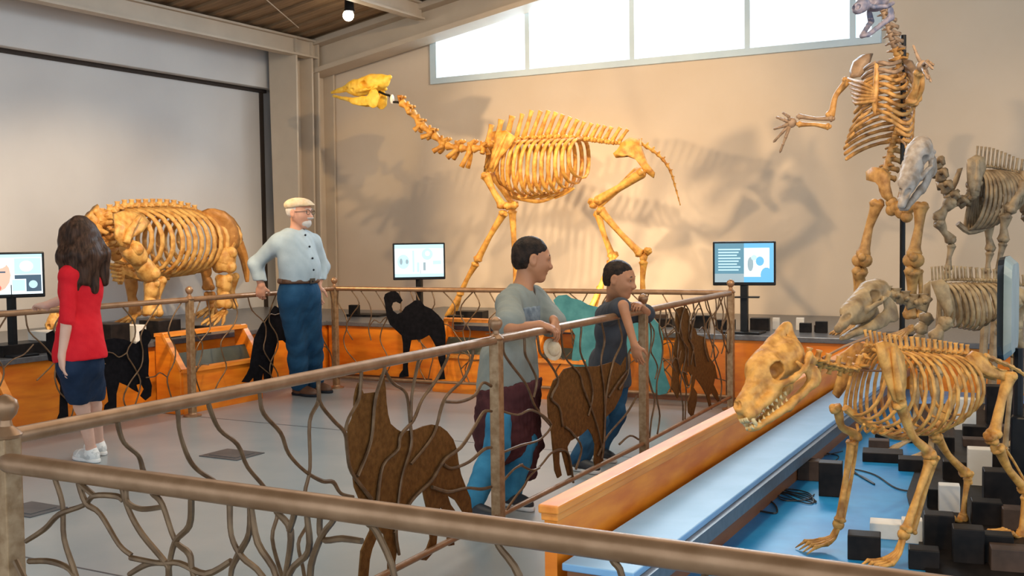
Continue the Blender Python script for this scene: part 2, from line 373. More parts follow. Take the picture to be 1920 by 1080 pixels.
# low wall with cap at the right
Nw = atz(1032, 945, .585); Fw = atz(1556, 672, .585)
Fw = V((Fw.x, PY-.03, .585)); Nw = V((Nw.x, Nw.y, .585))
def along(A, B, offs, z0, z1, w, n0=0, n1=0):
    d = (B-A).normalized(); s = V((d.y, -d.x, 0))   # to the right (+X)
    a = A - d*n0 + s*offs; b = B + d*n1 + s*offs
    mb = MB(); c = (a+b)/2; c.z = (z0+z1)/2
    mb.obox(c, d*((b-a).length/2), s*w/2, V((0, 0, (z1-z0)/2))); return mb
t = thing('low_partition', ((Nw+Fw)/2).xy.to_3d(), 'low orange wooden wall with a moulded cap dividing the walkway from the wolf exhibit', 'partition')
obj('panel', along(Nw, Fw, 0, 0, .55, .045), M['wood'], t, smooth=False)
obj('cap', along(Nw, Fw, -.0, .555, .585, .075, .02), M['woodcap'], t, bevel=.006, smooth=False)
obj('cap_moulding', along(Nw, Fw, .0, .53, .555, .062, .01), M['woodcap'], t, bevel=.004, smooth=False)
# blue ledge bordering the pit
t = thing('exhibit_ledge', ((Nw+Fw)/2 + V((.2, 0, 0))).xy.to_3d(), 'broad pale blue ledge running along the inner side of the low orange wall', 'ledge')
L0 = Nw + V((.16, -.05, 0)); L1 = Fw + V((.15, 0, 0))
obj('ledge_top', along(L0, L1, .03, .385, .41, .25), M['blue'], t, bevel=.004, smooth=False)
obj('ledge_base', along(L0, L1, .02, .18, .385, .20, -.01), M['wooddark'], t, smooth=False)
obj('ledge_edge', along(L0, L1, .165, .33, .385, .03), M['counter'], t, smooth=False)
PZ = .22
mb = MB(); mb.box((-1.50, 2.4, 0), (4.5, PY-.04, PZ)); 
t = thing('exhibit_floor', (1.5, 5.7, 0), 'low exhibit deck with painted-in blue sky reflection under the wolf skeleton', 'deck')
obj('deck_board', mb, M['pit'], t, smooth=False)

# sloped display cabinets in front of the platforms
def cabinet(c, dirn, wdt, label, hz=.60, low=.34, depth_=.55):
    """c: base centre at the platform face, dirn: unit outward"""
    n = V(dirn); c = V(c) + n*.045; s = V((-n.y, n.x, 0))
    t = thing('display_cabinet', c, label, 'cabinet')
    prof = [(0, 0), (depth_, 0), (depth_, low), (.10, hz), (0, hz)]
    for sg in (-1, 1):
        mb = MB(); mb.prism([c + n*a + V((0, 0, b)) + s*sg*(wdt/2) for a, b in prof], s*.05); obj('side_panel', mb, M['wood'], t, smooth=False, bevel=.004)
        mb = MB(); q0 = c + n*(depth_+.01) + V((0, 0, low+.015)) + s*sg*wdt/2; q1 = c + n*.08 + V((0, 0, hz+.015)) + s*sg*wdt/2
        d = (q1-q0).normalized(); mb.obox((q0+q1)/2, d*(q1-q0).length/2, s*.03, d.cross(s)*.012); obj('trim_strip', mb, M['woodcap'], t, smooth=False)
    mb = MB(); mb.prism([c + n*depth_*.98 + s*a + V((0, 0, b)) for a, b in ((-wdt/2, 0), (wdt/2, 0), (wdt/2, low), (-wdt/2, low))], n*.03); obj('front_panel', mb, M['wood'], t, smooth=False)
    mb = MB(); mb.obox(c + n*.05 + V((0, 0, hz)), s*(wdt/2+.02), n*.07, V((0, 0, .015))); obj('top_board', mb, M['woodcap'], t, smooth=False)
    mb = MB(); mb.obox(c + n*(depth_-.02) + V((0, 0, low+.005)), s*(wdt/2+.02), n*.05, V((0, 0, .015))); obj('front_rail', mb, M['woodcap'], t, smooth=False)
    mb = MB(); q0 = c + n*(depth_-.06) + V((0, 0, low-.03)); q1 = c + n*.14 + V((0, 0, hz-.16)); d = (q1-q0).normalized()
    mb.obox((q0+q1)/2, d*(q1-q0).length/2, s*(wdt/2-.05), d.cross(s)*.008); obj('slate_panel', mb, M['plexi'], t, smooth=False)
    return t
cabinet((PX, atx(352, 700, PX+.33).y+.42, 0), (1, 0, 0), .95, 'orange sloped display cabinet on the left platform behind the first railing post', .66, .36, .28)
cabinet((PX, 4.55, 0), (1, 0, 0), .9, 'orange sloped display cabinet at the far left edge below the screen', .60, .34, .26)
cabinet((aty(905, 700, PY).x, PY, 0), (0, -1, 0), .62, 'orange sloped display cabinet right of the black camel cutout', .66, .34, .33)
cabinet((aty(1080, 700, PY).x, PY, 0), (0, -1, 0), .50, 'orange sloped display cabinet hidden partly by the teal cutout', .60, .34, .33)

# ---------------------------------------------------------------- railings
RZ = .97
def post(parent, p, top=RZ, label=None, hex_=.026):
    mb = MB(); p = V((p.x, p.y, 0))
    mb.box((p.x-hex_, p.y-hex_, .01), (p.x+hex_, p.y+hex_, top))
    q = obj('post', mb, M['post'], parent, label=label, bevel=.004, smooth=False)
    mb = MB(); mb.lathe(p + V((0, 0, top)), [(.036, 0), (.04, .008), (.03, .02), (.017, .03), (.014, .045), (.027, .06), (.033, .078), (.029, .096), (.014, .108), (.001, .113)])
    obj('finial', mb, M['bronze'], q)
    mb = MB(); mb.lathe(p, [(.075, 0), (.075, .012), (.04, .02), (.035, .03)]); obj('base_flange', mb, M['bronze'], q)
    return q
def rail(parent, name, a, b, r): mb = MB(); mb.tube([a, (V(a)+V(b))/2, b], r, 14); return obj(name, mb, M['bronze'], parent)
def rods(parent, A, B, traces, z0=.11, ztop=None, r=.0075, seed=0):
    rnd = random.Random(seed)
    d = (B-A); d.z = 0; d.normalize(); n = V((-d.y, d.x, 0))
    for tr in traces:
        pts = [onpl(px, py, A, n) for px, py in tr]
        if ztop and pts[0].z > ztop-.13 and pts[0].z < ztop+.03: pts.insert(0, V((pts[0].x, pts[0].y, ztop-.008)))
        if tr[-1][1] >= 1065:
            e = pts[-1]; dd = (pts[-1]-pts[-2]).normalized(); k = 0
            while pts[-1].z > z0+.06 and k < 9:
                st = .10; q = pts[-1] + V((0, 0, -st)) + d*(rnd.uniform(-.05, .05) + dd.dot(d)*.03); pts.append(q); k += 1
            pts[-1].z = z0
        pts = [p + n*rnd.uniform(-.004, .004) for p in pts]
        mb = MB(); mb.tube(pts, [r*rnd.uniform(.85, 1.15) for _ in pts], 7, smooth=4)
        obj('branch_rod', mb, M['rod'], parent)
def autorods(parent, A, B, n, zt, zb, seed, r=.006, side=True):
    rnd = random.Random(seed); d = (B-A); d.z = 0; L = d.length; d.normalize(); nn = V((-d.y, d.x, 0))
    A0 = V((A.x, A.y, 0))
    for i in range(n):
        s = (i+.5)/n*L + rnd.uniform(-.05, .05); drift = rnd.uniform(-.35, .35)/6
        ph = rnd.uniform(0, 6.28); k = 7; pts = []
        stop = rnd.choice([0, 0, 3])
        for j in range(k+1-stop):
            z = zt + (zb-zt)*j/k
            x = min(max(s + drift*j + .055*math.sin(ph+j*1.7) + rnd.uniform(-.02, .02), .04), L-.04)
            pts.append(A0 + d*x + V((0, 0, z)) + nn*rnd.uniform(-.004, .004))
        mb = MB(); mb.tube(pts, r, 6, smooth=3); obj('branch_rod', mb, M['rod'], parent)
        if side and rnd.random() < .75:
            a = pts[rnd.randint(2, len(pts)-2)]; sg = rnd.choice((-1, 1)); q = [a]
            for j in range(rnd.randint(2, 4)):
                b = q[-1] + d*sg*rnd.uniform(.05, .09) + V((0, 0, rnd.uniform(-.03, .08)))
                if not (0.03 < (b-A0).dot(d) < L-.03) or not zb < b.z < zt: break
                q.append(b)
            if len(q) > 2: mb = MB(); mb.tube(q, r*.85, 6, smooth=3); obj('branch_rod', mb, M['rod'], parent)
def cutout(parent, name, A, B, pts, m, label, off=0, t=.008):
    d = (B-A); d.z = 0; d.normalize(); n = V((-d.y, d.x, 0))
    P = [onpl(px, py, A + n*off, n) for px, py in pts]
    mb = MB(); mb.prism(P, n*t); return obj(name, mb, m, parent, label=label, smooth=False)
C0 = atz(12, 820, RZ); C1 = atz(930, 637, RZ); C2 = atz(1206, 583, RZ); C3 = atz(1370, 549, RZ); C4 = atz(627, 541, RZ); C5 = atz(0, 589, RZ)
def zz(p, z): return V((p.x, p.y, z))
# diagonal railing
dr = thing('railing', zz((C0+C3)/2, 0), 'bronze railing with branch shaped rods between the walkway and the wolf exhibit', 'railing')
post(dr, C0); post(dr, C1, label='pale worn bronze post'); post(dr, C2); post(dr, C3)
for a, b in ((C0, C1), (C1, C2), (C2, C3)):
    rail(dr, 'top_rail', a, b, .022); rail(dr, 'bottom_rail', zz(a, .11), zz(b, .11), .014)
P1 = [[(222,798),(232,830),(260,855),(269,883),(275,900)],
 [(334,776),(338,812),(352,858),(373,883),(406,904),(415,925)],
 [(394,763),(412,805),(447,834),(464,876),(498,916),(520,960),(512,1010),(530,1080)],
 [(489,744),(496,776),(528,812),(542,851),(570,883),(605,902),(626,904),(640,925),(662,932)],
 [(596,721),(598,753),(582,791),(580,876),(572,927),(575,980),(560,1020),(570,1080)],
 [(598,753),(626,788),(646,812),(653,847),(661,886),(696,936)],
 [(677,707),(673,749),(653,784),(647,808)],
 [(719,695),(704,749),(696,827),(669,893)],
 [(721,695),(735,718),(762,738),(770,788),(770,835),(754,893),(747,948),(742,1000),(748,1040)],
 [(786,676),(772,738),(770,788)],
 [(840,672),(817,714),(793,749),(774,788),(751,816),(747,843),(719,874),(708,940)],
 [(887,668),(871,707),(840,738),(828,761),(813,816),(770,870)],
 [(922,724),(906,718),(891,742),(863,753),(836,753)],
 [(922,771),(906,773),(887,804),(863,839),(832,862),(809,901),(770,940),(740,1000)],
 [(922,839),(906,843),(879,866),(848,878),(832,870)],
 [(922,913),(902,917),(875,915),(840,922),(809,913)]]
rods(dr, C0, C1, P1, seed=3, ztop=RZ)
P2 = [[(945,660),(958,682),(989,723),(1005,764),(1033,798)],
 [(983,645),(985,665),(995,685),(1005,713),(1000,745)],
 [(1008,640),(1012,662),(1030,679),(1046,713),(1033,745),(1050,764),(1056,800)],
 [(940,770),(970,778),(998,769),(1033,795),(1011,824),(975,835),(940,849)],
 [(945,962),(967,931),(983,912),(992,893),(1017,871),(1033,849),(1055,843),(1068,855),(1074,905)],
 [(976,871),(998,882),(1011,877)], [(944,900),(964,880),(980,871)],
 [(1052,628),(1060,670),(1087,700),(1093,725),(1109,764),(1121,802),(1130,850)],
 [(1090,618),(1088,660),(1104,700),(1112,740),(1104,780)],
 [(1128,610),(1134,640),(1128,680),(1134,740),(1134,817),(1128,860)],
 [(1160,604),(1166,640),(1150,680),(1137,739),(1134,790)],
 [(1180,690),(1160,715),(1140,745)],
 [(1194,742),(1175,776),(1140,817),(1121,855)],
 [(1197,824),(1181,817),(1162,833)], [(1198,640),(1180,660),(1176,700),(1160,730)],
 [(1060,800),(1074,812),(1090,840),(1080,880)]]
rods(dr, C1, C2, P2, seed=5, r=.0065, ztop=RZ)
autorods(dr, C2, C3, 9, .95, .12, 11, .006)
autorods(dr, C2, C3, 8, .95, .5, 12, .005)
z9 = lambda L: [(560+.3889*x, 660+.3889*y) for x, y in L]
cutout(dr, 'wolf_cutout', C0, C1, z9([(288,148),(298,170),(310,200),(345,196),(382,192),(388,150),(397,108),(408,112),(416,170),(420,240),(428,300),(440,345),(470,372),(492,384),(560,375),(600,358),(640,349),(680,358),(712,382),(742,420),(760,470),(768,530),(780,590),(805,655),(826,705),(836,790),(838,850),(815,830),(790,770),(755,715),(715,690),(730,735),(770,790),(765,850),(745,885),(748,930),(722,935),(714,915),(722,850),(712,800),(685,745),(676,760),(670,840),(662,920),(650,962),(612,1005),(584,1002),(590,978),(618,945),(634,900),(628,840),(618,760),(604,700),(596,660),(575,690),(530,735),(490,755),(462,800),(470,860),(475,940),(462,1010),(468,1090),(440,1140),(400,1150),(410,1120),(430,1080),(430,1000),(424,930),(410,880),(380,850),(372,900),(352,950),(340,1000),(332,1090),(310,1160),(262,1175),(275,1140),(290,1080),(300,960),(325,900),(344,860),(342,800),(320,750),(290,705),(268,650),(262,600),(248,560),(238,500),(232,440),(240,360),(258,320),(266,280),(268,220),(276,180)]), M['rust'], 'rusty brown wolf cutout with pricked ears', off=.014)
z5 = lambda L: [(600+.4444*x, 420+.4444*y) for x, y in L]
cutout(dr, 'horse_cutout', C1, C2, z5([(1010,640),(1030,612),(1062,602),(1100,602),(1170,600),(1240,580),(1270,600),(1290,560),(1288,640),(1270,720),(1240,780),(1205,815),(1195,900),(1190,960),(1195,1015),(1160,1020),(1155,1000),(1160,930),(1148,890),(1130,862),(1100,890),(1055,915),(1042,940),(1050,1000),(1062,1058),(1046,1062),(1030,1000),(1020,960),(1008,965),(1008,1010),(1018,1060),(1002,1072),(990,1040),(984,970),(976,880),(962,800),(960,730),(975,690),(985,660)]), M['rust'], 'rusty brown horse cutout seen from behind', off=.014)
z14 = lambda L: [(1200+.2592*x, 540+.2592*y) for x, y in L]
cutout(dr, 'sloth_cutout', C2, C3, z14([(262,150),(300,135),(340,150),(352,200),(360,260),(400,300),(412,340),(470,355),(480,420),(500,500),(540,560),(560,660),(540,650),(530,700),(560,760),(570,830),(545,800),(520,760),(500,770),(520,880),(500,860),(480,780),(450,720),(430,690),(400,650),(385,720),(410,760),(408,820),(380,940),(350,900),(345,820),(370,740),(375,650),(350,600),(330,620),(355,720),(330,690),(310,600),(320,520),(300,560),(280,640),(285,740),(270,800),(250,760),(225,720),(235,620),(240,520),(248,490),(240,440),(262,350),(255,250)]), M['rust'], 'rusty brown sloth cutout with dangling claws', off=.014)
# back railing
br = thing('railing', zz((C4+C3)/2, 0), 'bronze railing running parallel to the back wall before the camel platform', 'railing')
post(br, C4)
rail(br, 'top_rail', C4, C3, .022); rail(br, 'bottom_rail', zz(C4, .11), zz(C3, .11), .014)
autorods(br, C4, C3, 26, .95, .12, 21, .006)
cutout(br, 'camel_cutout', C4, C3, z5([(285,290),(300,284),(318,284),(330,292),(348,322),(338,336),(322,328),(308,332),(302,348),(308,366),(326,380),(345,372),(360,350),(382,336),(400,322),(425,322),(440,345),(470,358),(500,385),(522,412),(530,470),(528,520),(530,570),(522,610),(528,655),(498,658),(512,610),(500,570),(496,530),(478,495),(462,468),(430,486),(385,490),(376,540),(370,600),(374,644),(334,648),(336,634),(350,615),(352,560),(350,500),(345,470),(318,445),(296,425),(282,390),(276,345),(270,312),(275,296)]), M['blackcut'], 'black camel cutout with a round hump', off=-.016)
cutout(br, 'bison_cutout', C4, C3, z5([(985,322),(1005,302),(1040,298),(1060,312),(1100,322),(1130,340),(1170,350),(1260,345),(1340,360),(1400,390),(1432,425),(1448,480),(1446,560),(1452,620),(1478,690),(1462,715),(1430,722),(1395,700),(1388,640),(1380,560),(1300,545),(1240,560),(1205,606),(1060,606),(1066,540),(1078,470),(1050,420),(1015,385)]), M['tealcut'], 'teal bison cutout with a humped back', off=-.016)
# left railing
lr = thing('railing', zz((C4+C5)/2, 0), 'bronze railing along the left platform where the girl and the man stand', 'railing')
dL = (C5-C4).normalized(); C6 = C4 + dL*(7.2); C7p = onpl(355, 556, C4, V((-dL.y, dL.x, 0)))
post(lr, C7p); post(lr, C6)
rail(lr, 'top_rail', C4, C6, .022); rail(lr, 'bottom_rail', zz(C4, .11), zz(C6, .11), .014)
autorods(lr, zz(C4, 0), zz(C7p, 0), 9, .95, .12, 31, .006); autorods(lr, zz(C7p, 0), zz(C6, 0), 20, .95, .12, 33, .006)
z4 = lambda L: [(.4258*x, 340+.4258*y) for x, y in L]
cutout(lr, 'sabertooth_cutout', C4, C6, z4([(204,670),(235,655),(262,668),(300,690),(450,700),(500,690),(545,695),(598,716),(618,700),(614,662),(634,648),(658,660),(668,690),(650,720),(655,790),(652,850),(668,900),(664,945),(640,964),(618,945),(634,915),(620,890),(600,896),(610,930),(590,920),(560,900),(525,885),(512,935),(512,1002),(458,1006),(462,985),(478,970),(470,905),(440,885),(350,880),(300,890),(296,960),(300,1035),(250,1050),(262,1020),(266,900),(246,860),(250,800),(215,790),(204,740)]), M['blackcut'], 'black big cat cutout with a raised tail', off=-.016)
cutout(lr, 'bear_cutout', C4, C7p, z4([(1210,548),(1232,560),(1262,640),(1268,720),(1245,700),(1222,702),(1206,760),(1200,830),(1188,876),(1164,882),(1160,835),(1150,880),(1118,884),(1116,862),(1096,886),(1064,884),(1086,850),(1100,820),(1108,760),(1120,690),(1150,630),(1180,590)]), M['blackcut'], 'black upright animal cutout behind the man', off=-.016)
# foreground railing
D0 = zz(C0, 0) + V((.0, -.03, 0))
zf = atx(14, 868, D0.x)
zf = aty(14, 868, D0.y).z
E0 = V((aty(14, 868, D0.y).x, D0.y, zf)); E1 = atz(1900, 1128, zf); E1 = E1 + (E1-E0).normalized()*.5
fr = thing('railing', (0, D0.y, 0), 'thick bronze handrail crossing the foreground above branch shaped rods', 'railing')
mb = MB(); mb.tube([E0 + V((-.03, 0, 0)), E0 + V((-.015, 0, 0)), E0, E0 + V((.02, 0, 0)), (E0+E1)/2, E1], [.006, .019, .024, .026, .0265, .0265], 20); obj('top_rail', mb, M['bronze'], fr)
rail(fr, 'bottom_rail', zz(E0, .11), zz(E1, .11), .014)
post(fr, V((E1.x, E1.y, 0)), top=zf-.02)
PF = [[(49,1015),(84,992),(113,964),(155,948),(179,929),(218,930),(229,939)], [(102,895),(116,946),(121,1010),(141,1080)],
 [(149,900),(162,943),(186,964),(225,1020),(246,1041)], [(152,905),(179,929)], [(231,915),(243,960),(267,1003),(313,1055),(318,1075)],
 [(236,925),(243,943),(264,955),(306,950)], [(286,925),(306,946),(327,1013),(355,1038),(362,1070)], [(361,935),(355,985),(327,1017),(318,1073)],
 [(246,1045),(303,1055),(338,1055),(387,1076),(433,1052)], [(429,945),(436,1003),(454,1045),(492,1080)], [(471,950),(485,1017),(520,1080)],
 [(468,999),(447,1038),(433,1080)], [(517,960),(543,996),(535,1073)], [(552,965),(543,996)], [(575,970),(577,1034),(542,1076)],
 [(625,975),(601,1010),(580,1080)], [(601,1010),(640,1010),(680,1014)], [(52,1053),(103,1053),(140,1078)], [(240,1078),(275,1058),(303,1055)],
 [(933,1024),(972,1080)], [(1150,1050),(1165,1080)], [(690,980),(706,1000),(741,1080)], [(1330,1060),(1322,1090)], [(1560,1085),(1570,1120)]]
rods(fr, zz(E0, 0), zz(E1, 0), PF, seed=9, r=.0072, ztop=zf)
# short stub welded on the corner post
mb = MB(); a = aty(30, 1052, D0.y); mb.tube([a, a + V((.1, -.02, -.09)), a + V((.2, -.03, -.22))], .009, 8); obj('branch_rod', mb, M['rod'], fr, label='shiny short rod')

# ================================================================ signed-distance modelling
class SDF:
    def __init__(s, lo, hi, h):
        s.h = h; s.lo = np.array(lo, dtype=np.float64); s.n = np.ceil((np.array(hi)-s.lo)/h).astype(int)+1
        s.D = np.full(s.n, 9.0, dtype=np.float32); s.ax = [s.lo[i] + h*np.arange(s.n[i]) for i in range(3)]
    def _do(s, lo, hi, fn, k, mode):
        m = k + 4*s.h
        i0 = np.clip(np.floor((np.array(lo)-m-s.lo)/s.h).astype(int), 0, s.n-1); i1 = np.clip(np.ceil((np.array(hi)+m-s.lo)/s.h).astype(int)+1, 1, s.n)
        if (i1 <= i0).any(): return
        X = s.ax[0][i0[0]:i1[0], None, None].astype(np.float32); Y = s.ax[1][None, i0[1]:i1[1], None].astype(np.float32); Z = s.ax[2][None, None, i0[2]:i1[2]].astype(np.float32)
        d = fn(X, Y, Z); sl = tuple(slice(a, b) for a, b in zip(i0, i1)); A = s.D[sl]
        if mode == 'add':
            hh = np.maximum(k - np.abs(A-d), 0)/k if k > 0 else 0
            s.D[sl] = np.minimum(A, d) - hh*hh*k*.25
        else:
            d = -d; hh = np.maximum(k - np.abs(A-d), 0)/k if k > 0 else 0
            s.D[sl] = np.maximum(A, d) + hh*hh*k*.25
    def cone(s, a, b, ra, rb, k=.02, mode='add', sq=None, sqax=None):
        a = np.array(a, float); b = np.array(b, float); ba = b-a; L2 = float(ba@ba)+1e-12
        R = max(ra, rb)
        def fn(X, Y, Z):
            x = X-a[0]; y = Y-a[1]; z = Z-a[2]
            t = np.clip((x*ba[0]+y*ba[1]+z*ba[2])/L2, 0, 1)
            dx = x-t*ba[0]; dy = y-t*ba[1]; dz = z-t*ba[2]
            if sq is not None:
                q = (dx*sqax[0]+dy*sqax[1]+dz*sqax[2])*(1/sq-1); dx = dx+q*sqax[0]; dy = dy+q*sqax[1]; dz = dz+q*sqax[2]
            return np.sqrt(dx*dx+dy*dy+dz*dz) - (ra+(rb-ra)*t)
        s._do(np.minimum(a, b)-R, np.maximum(a, b)+R, fn, k, mode)
    def ell(s, c, r, R=None, k=.02, mode='add'):
        c = np.array(c, float); r = np.array(r, float); R_ = np.array(R if R is not None else np.eye(3), float)  # rows: local axes
        mr = r.max(); mn = r.min()
        def fn(X, Y, Z):
            x = X-c[0]; y = Y-c[1]; z = Z-c[2]
            p = [(x*R_[i][0]+y*R_[i][1]+z*R_[i][2])/r[i] for i in range(3)]
            k0 = np.sqrt(p[0]**2+p[1]**2+p[2]**2)+1e-6
            k1 = np.sqrt((p[0]/r[0])**2+(p[1]/r[1])**2+(p[2]/r[2])**2)+1e-6
            return k0*(k0-1)/k1
        s._do(c-mr, c+mr, fn, k, mode)
    def cut(s, p, n):                      # remove everything on the +n side of the plane
        X = s.ax[0][:, None, None]; Y = s.ax[1][None, :, None]; Z = s.ax[2][None, None, :]
        d = ((X-p[0])*n[0]+(Y-p[1])*n[1]+(Z-p[2])*n[2]).astype(np.float32)
        s.D = np.maximum(s.D, d)
    def noise(s, amp, f, seed=0):
        r = np.random.RandomState(seed); X = s.ax[0][:, None, None]; Y = s.ax[1][None, :, None]; Z = s.ax[2][None, None, :]
        N = 0
        for i in range(5):
            v = r.normal(size=3)*f*(1+.5*i); N = N + np.sin(X*v[0]+Y*v[1]+Z*v[2]+r.uniform(0, 6))/(1+.4*i)
        s.D = s.D + (N*amp/2.5).astype(np.float32)
    def mesh(s):
        D = s.D; nx, ny, nz = D.shape
        D[0] = D[-1] = 9; D[:, 0] = D[:, -1] = 9; D[:, :, 0] = D[:, :, -1] = 9
        I = D < 0
        cnt = np.zeros((nx-1, ny-1, nz-1), np.int8)
        cs = [(i, j, k) for i in (0, 1) for j in (0, 1) for k in (0, 1)]
        for i, j, k in cs: cnt += I[i:nx-1+i, j:ny-1+j, k:nz-1+k]
        act = np.argwhere((cnt > 0) & (cnt < 8)); n = len(act)
        idx = np.full(cnt.shape, -1, np.int32); idx[tuple(act.T)] = np.arange(n)
        vals = np.stack([D[act[:, 0]+i, act[:, 1]+j, act[:, 2]+k] for i, j, k in cs], 1)
        P = np.zeros((n, 3)); W = np.zeros(n); ca = np.array(cs, float)
        for a in range(8):
            for b in range(a+1, 8):
                if abs(ca[a]-ca[b]).sum() != 1: continue
                va, vb = vals[:, a], vals[:, b]; m = (va < 0) != (vb < 0)
                t = np.where(m, va/np.where(m, va-vb, 1), 0)
                P += np.where(m[:, None], ca[a]+(ca[b]-ca[a])*t[:, None], 0); W += m
        V_ = s.lo + (act + P/W[:, None])*s.h
        F_ = []
        for ax in range(3):
            sl0 = [slice(1, -1)]*3; sl1 = [slice(1, -1)]*3; sl0[ax] = slice(0, -1); sl1[ax] = slice(1, None)
            A = I[tuple(sl0)]; B = I[tuple(sl1)]; e = np.argwhere(A != B)
            off = np.array([1, 1, 1]); off[ax] = 0; e2 = e+off; sgn = A[tuple(e.T)]
            o1, o2 = [(1, 2), (2, 0), (0, 1)][ax]
            d1 = np.zeros(3, int); d1[o1] = 1; d2 = np.zeros(3, int); d2[o2] = 1
            q = np.stack([idx[tuple((e2-d1-d2).T)], idx[tuple((e2-d2).T)], idx[tuple(e2.T)], idx[tuple((e2-d1).T)]], 1)
            q = np.where(sgn[:, None], q, q[:, ::-1]); F_.append(q)
        return V_, np.concatenate(F_)
def sobj(name, sd, m, parent, label=None, xf=None, loc=None):
    v, f = sd.mesh()
    if xf is not None: v = xf(v)
    o = link_mesh(name, v, f, m, parent, angle=180, loc=loc); return setp(o, label)

# ================================================================ bones
class Skel:
    def __init__(s, name, base, label, cat, m, n, r=None):
        s.m = m; s.root = thing(name, base, label, cat); s.n = V(n).normalized(); s.rnd = random.Random(len(label))
        s.base = V(base)
    def P(s, px, py, off=0): return onpl(px, py, s.c0 + s.n*off, s.n)
    def bone(s, name, pts, r, m=None, prof=None, label=None, seg=8, parent=None):
        """long bone: shaft with swollen joint ends"""
        a, b = V(pts[0]), V(pts[-1]); mid = [V(p) for p in pts[1:-1]]
        d = (b-a).normalized(); pp = [a, a+d*r*.6, a+d*r*1.9] + mid + [b-d*r*1.9, b-d*r*.6, b]
        L = (b-a).length
        big = r > .045; e1 = 1.2 if big else 1.55; rr = [r*.9, r*e1, r*1.1] + [r*.80]*len(mid) + [r*1.0, r*(e1-.08), r*.9]
        if not mid: pp.insert(3, (a+b)/2 + d.orthogonal()*r*.15); rr.insert(3, r*.78)
        mb = MB(); mb.tube(pp, rr, seg, smooth=3)
        sd_ = s.n*r*.75
        for e in (a+d*r*.5, b-d*r*.5):
            for sg in (-1, 1): mb.ell(e+sd_*sg, r*(.7 if big else .9), 8, 6)
        return obj(name, mb, m or s.m, parent or s.root, label=label, angle=180)
    def plate(s, name, pts, t, m=None, ridge=None, label=None):
        """flat bone (shoulder blade, hip blade) as a bulging closed plate"""
        pts = [V(p) for p in pts]; c = sum(pts, V())/len(pts); n = len(pts); mb = MB()
        nn = s.n
        vs = []
        for sg in (-1, 1):
            vs += [p + nn*sg*t*.5 for p in pts]
            vs += [c + (p-c)*.6 + nn*sg*t*1.0 for p in pts]; vs += [c + nn*sg*t*.8]
        o = 2*n+1; fs = []
        for k, sg in enumerate((-1, 1)):
            for i in range(n):
                j = (i+1) % n; a, b, cc, dd = k*o+i, k*o+j, k*o+n+j, k*o+n+i
                fs.append((a, b, cc, dd) if k else (dd, cc, b, a)); fs.append((dd, cc, k*o+2*n) if k else (k*o+2*n, cc, dd))
        for i in range(n):
            j = (i+1) % n; fs.append((i, j, o+j, o+i))
        mb.add(vs, fs)
        if ridge: mb.tube([V(q) + nn*t for q in ridge], [t*.7, t*1.1, t*1.3] if len(ridge) == 3 else t, 6, smooth=2)
        return obj(name, mb, m or s.m, s.root, label=label, angle=180)
    def vert(s, p, d, size, spine=None, m=None, wing=1.0, hang=None):
        """one vertebra: body, arch, neural spine (vector), side wings"""
        p = V(p); d = V(d).normalized(); mb = MB(); sz = size; rnd = s.rnd
        mb.tube([p-d*sz*.5, p-d*sz*.42, p, p+d*sz*.42, p+d*sz*.5], [sz*.34, sz*.42, sz*.30, sz*.42, sz*.34], 8)
        if spine is not None:
            sp = V(spine); L = sp.length
            mb.tube([p, p+sp*.35, p+sp*.8, p+sp], [sz*.30, sz*.24, sz*.2, sz*.27], 6, oval=1.35, ovax=d)
        for sg in (-1, 1):
            w_ = s.n*sg*sz*wing*.75
            mb.tube([p, p+w_*.6 + V((0, 0, sz*.12)), p+w_ + V((0, 0, sz*rnd.uniform(-.05, .2)))], [sz*.22, sz*.16, sz*.12], 5)
        if hang is not None: mb.tube([p, p+V(hang)*.6, p+V(hang)], [sz*.25, sz*.19, sz*.24], 6)
        return obj('vertebra', mb, m or s.m, s.root, angle=180)
    def rib(s, T, B, W, r, sg, m=None, sweep=0.0, end=1.0, k=9):
        T = V(T); B = V(B); c = (T+B)/2; h = (T-B)/2; pts = []
        ax = h.cross(s.n).normalized()
        for i in range(k+1):
            ph = .08 + (math.pi*end-.10)*i/k
            w_ = math.sin(ph)**.75 if math.sin(ph) > 0 else 0
            pts.append(c + h*math.cos(ph) + s.n*sg*W*w_ + ax*sweep*math.sin(ph))
        rr = [r*1.3] + [r]*(k-2) + [r*.9, r*.7]; mb = MB()
        mb.tube(pts, rr, 6, oval=1.5, ovax=ax); return obj('rib', mb, m or s.m, s.root, angle=180)
    def foot(s, p, fwd, size, n=4, m=None, up=0.0, claw=True, name='foot', drop=.25):
        """splayed toes from an ankle point"""
        p = V(p); f = V(fwd).normalized(); sd = f.cross(V((0, 0, 1))).normalized(); mb = MB()
        mb.ell(p, size*.13, 8, 6)
        for i in range(n):
            a = (i-(n-1)/2)/max(n-1, 1)
            q1 = p + f*size*.35 + sd*a*size*.35 + V((0, 0, -size*drop*.4)); q2 = p + f*size*.65 + sd*a*size*.62 + V((0, 0, -size*drop*.75)); q3 = p + f*size*(.95-.2*abs(a)) + sd*a*size*.75 + V((0, 0, -size*drop))
            mb.tube([p+sd*a*size*.18, q1, q2, q3, q3+f*size*.08-V((0, 0, size*.05))], [size*.07, size*.055, size*.065, size*.045, size*.012], 6)
            mb.ell(q1, size*.062, 6, 5); mb.ell(q2, size*.06, 6, 5)
        return obj(name, mb, m or s.m, s.root, angle=180)
def interp(tab, x):
    xs = [t[0] for t in tab]
    if x <= xs[0]: return tab[0][1]
    for a, b in zip(tab, tab[1:]):
        if x <= b[0]: return a[1] + (b[1]-a[1])*(x-a[0])/(b[0]-a[0])
    return tab[-1][1]

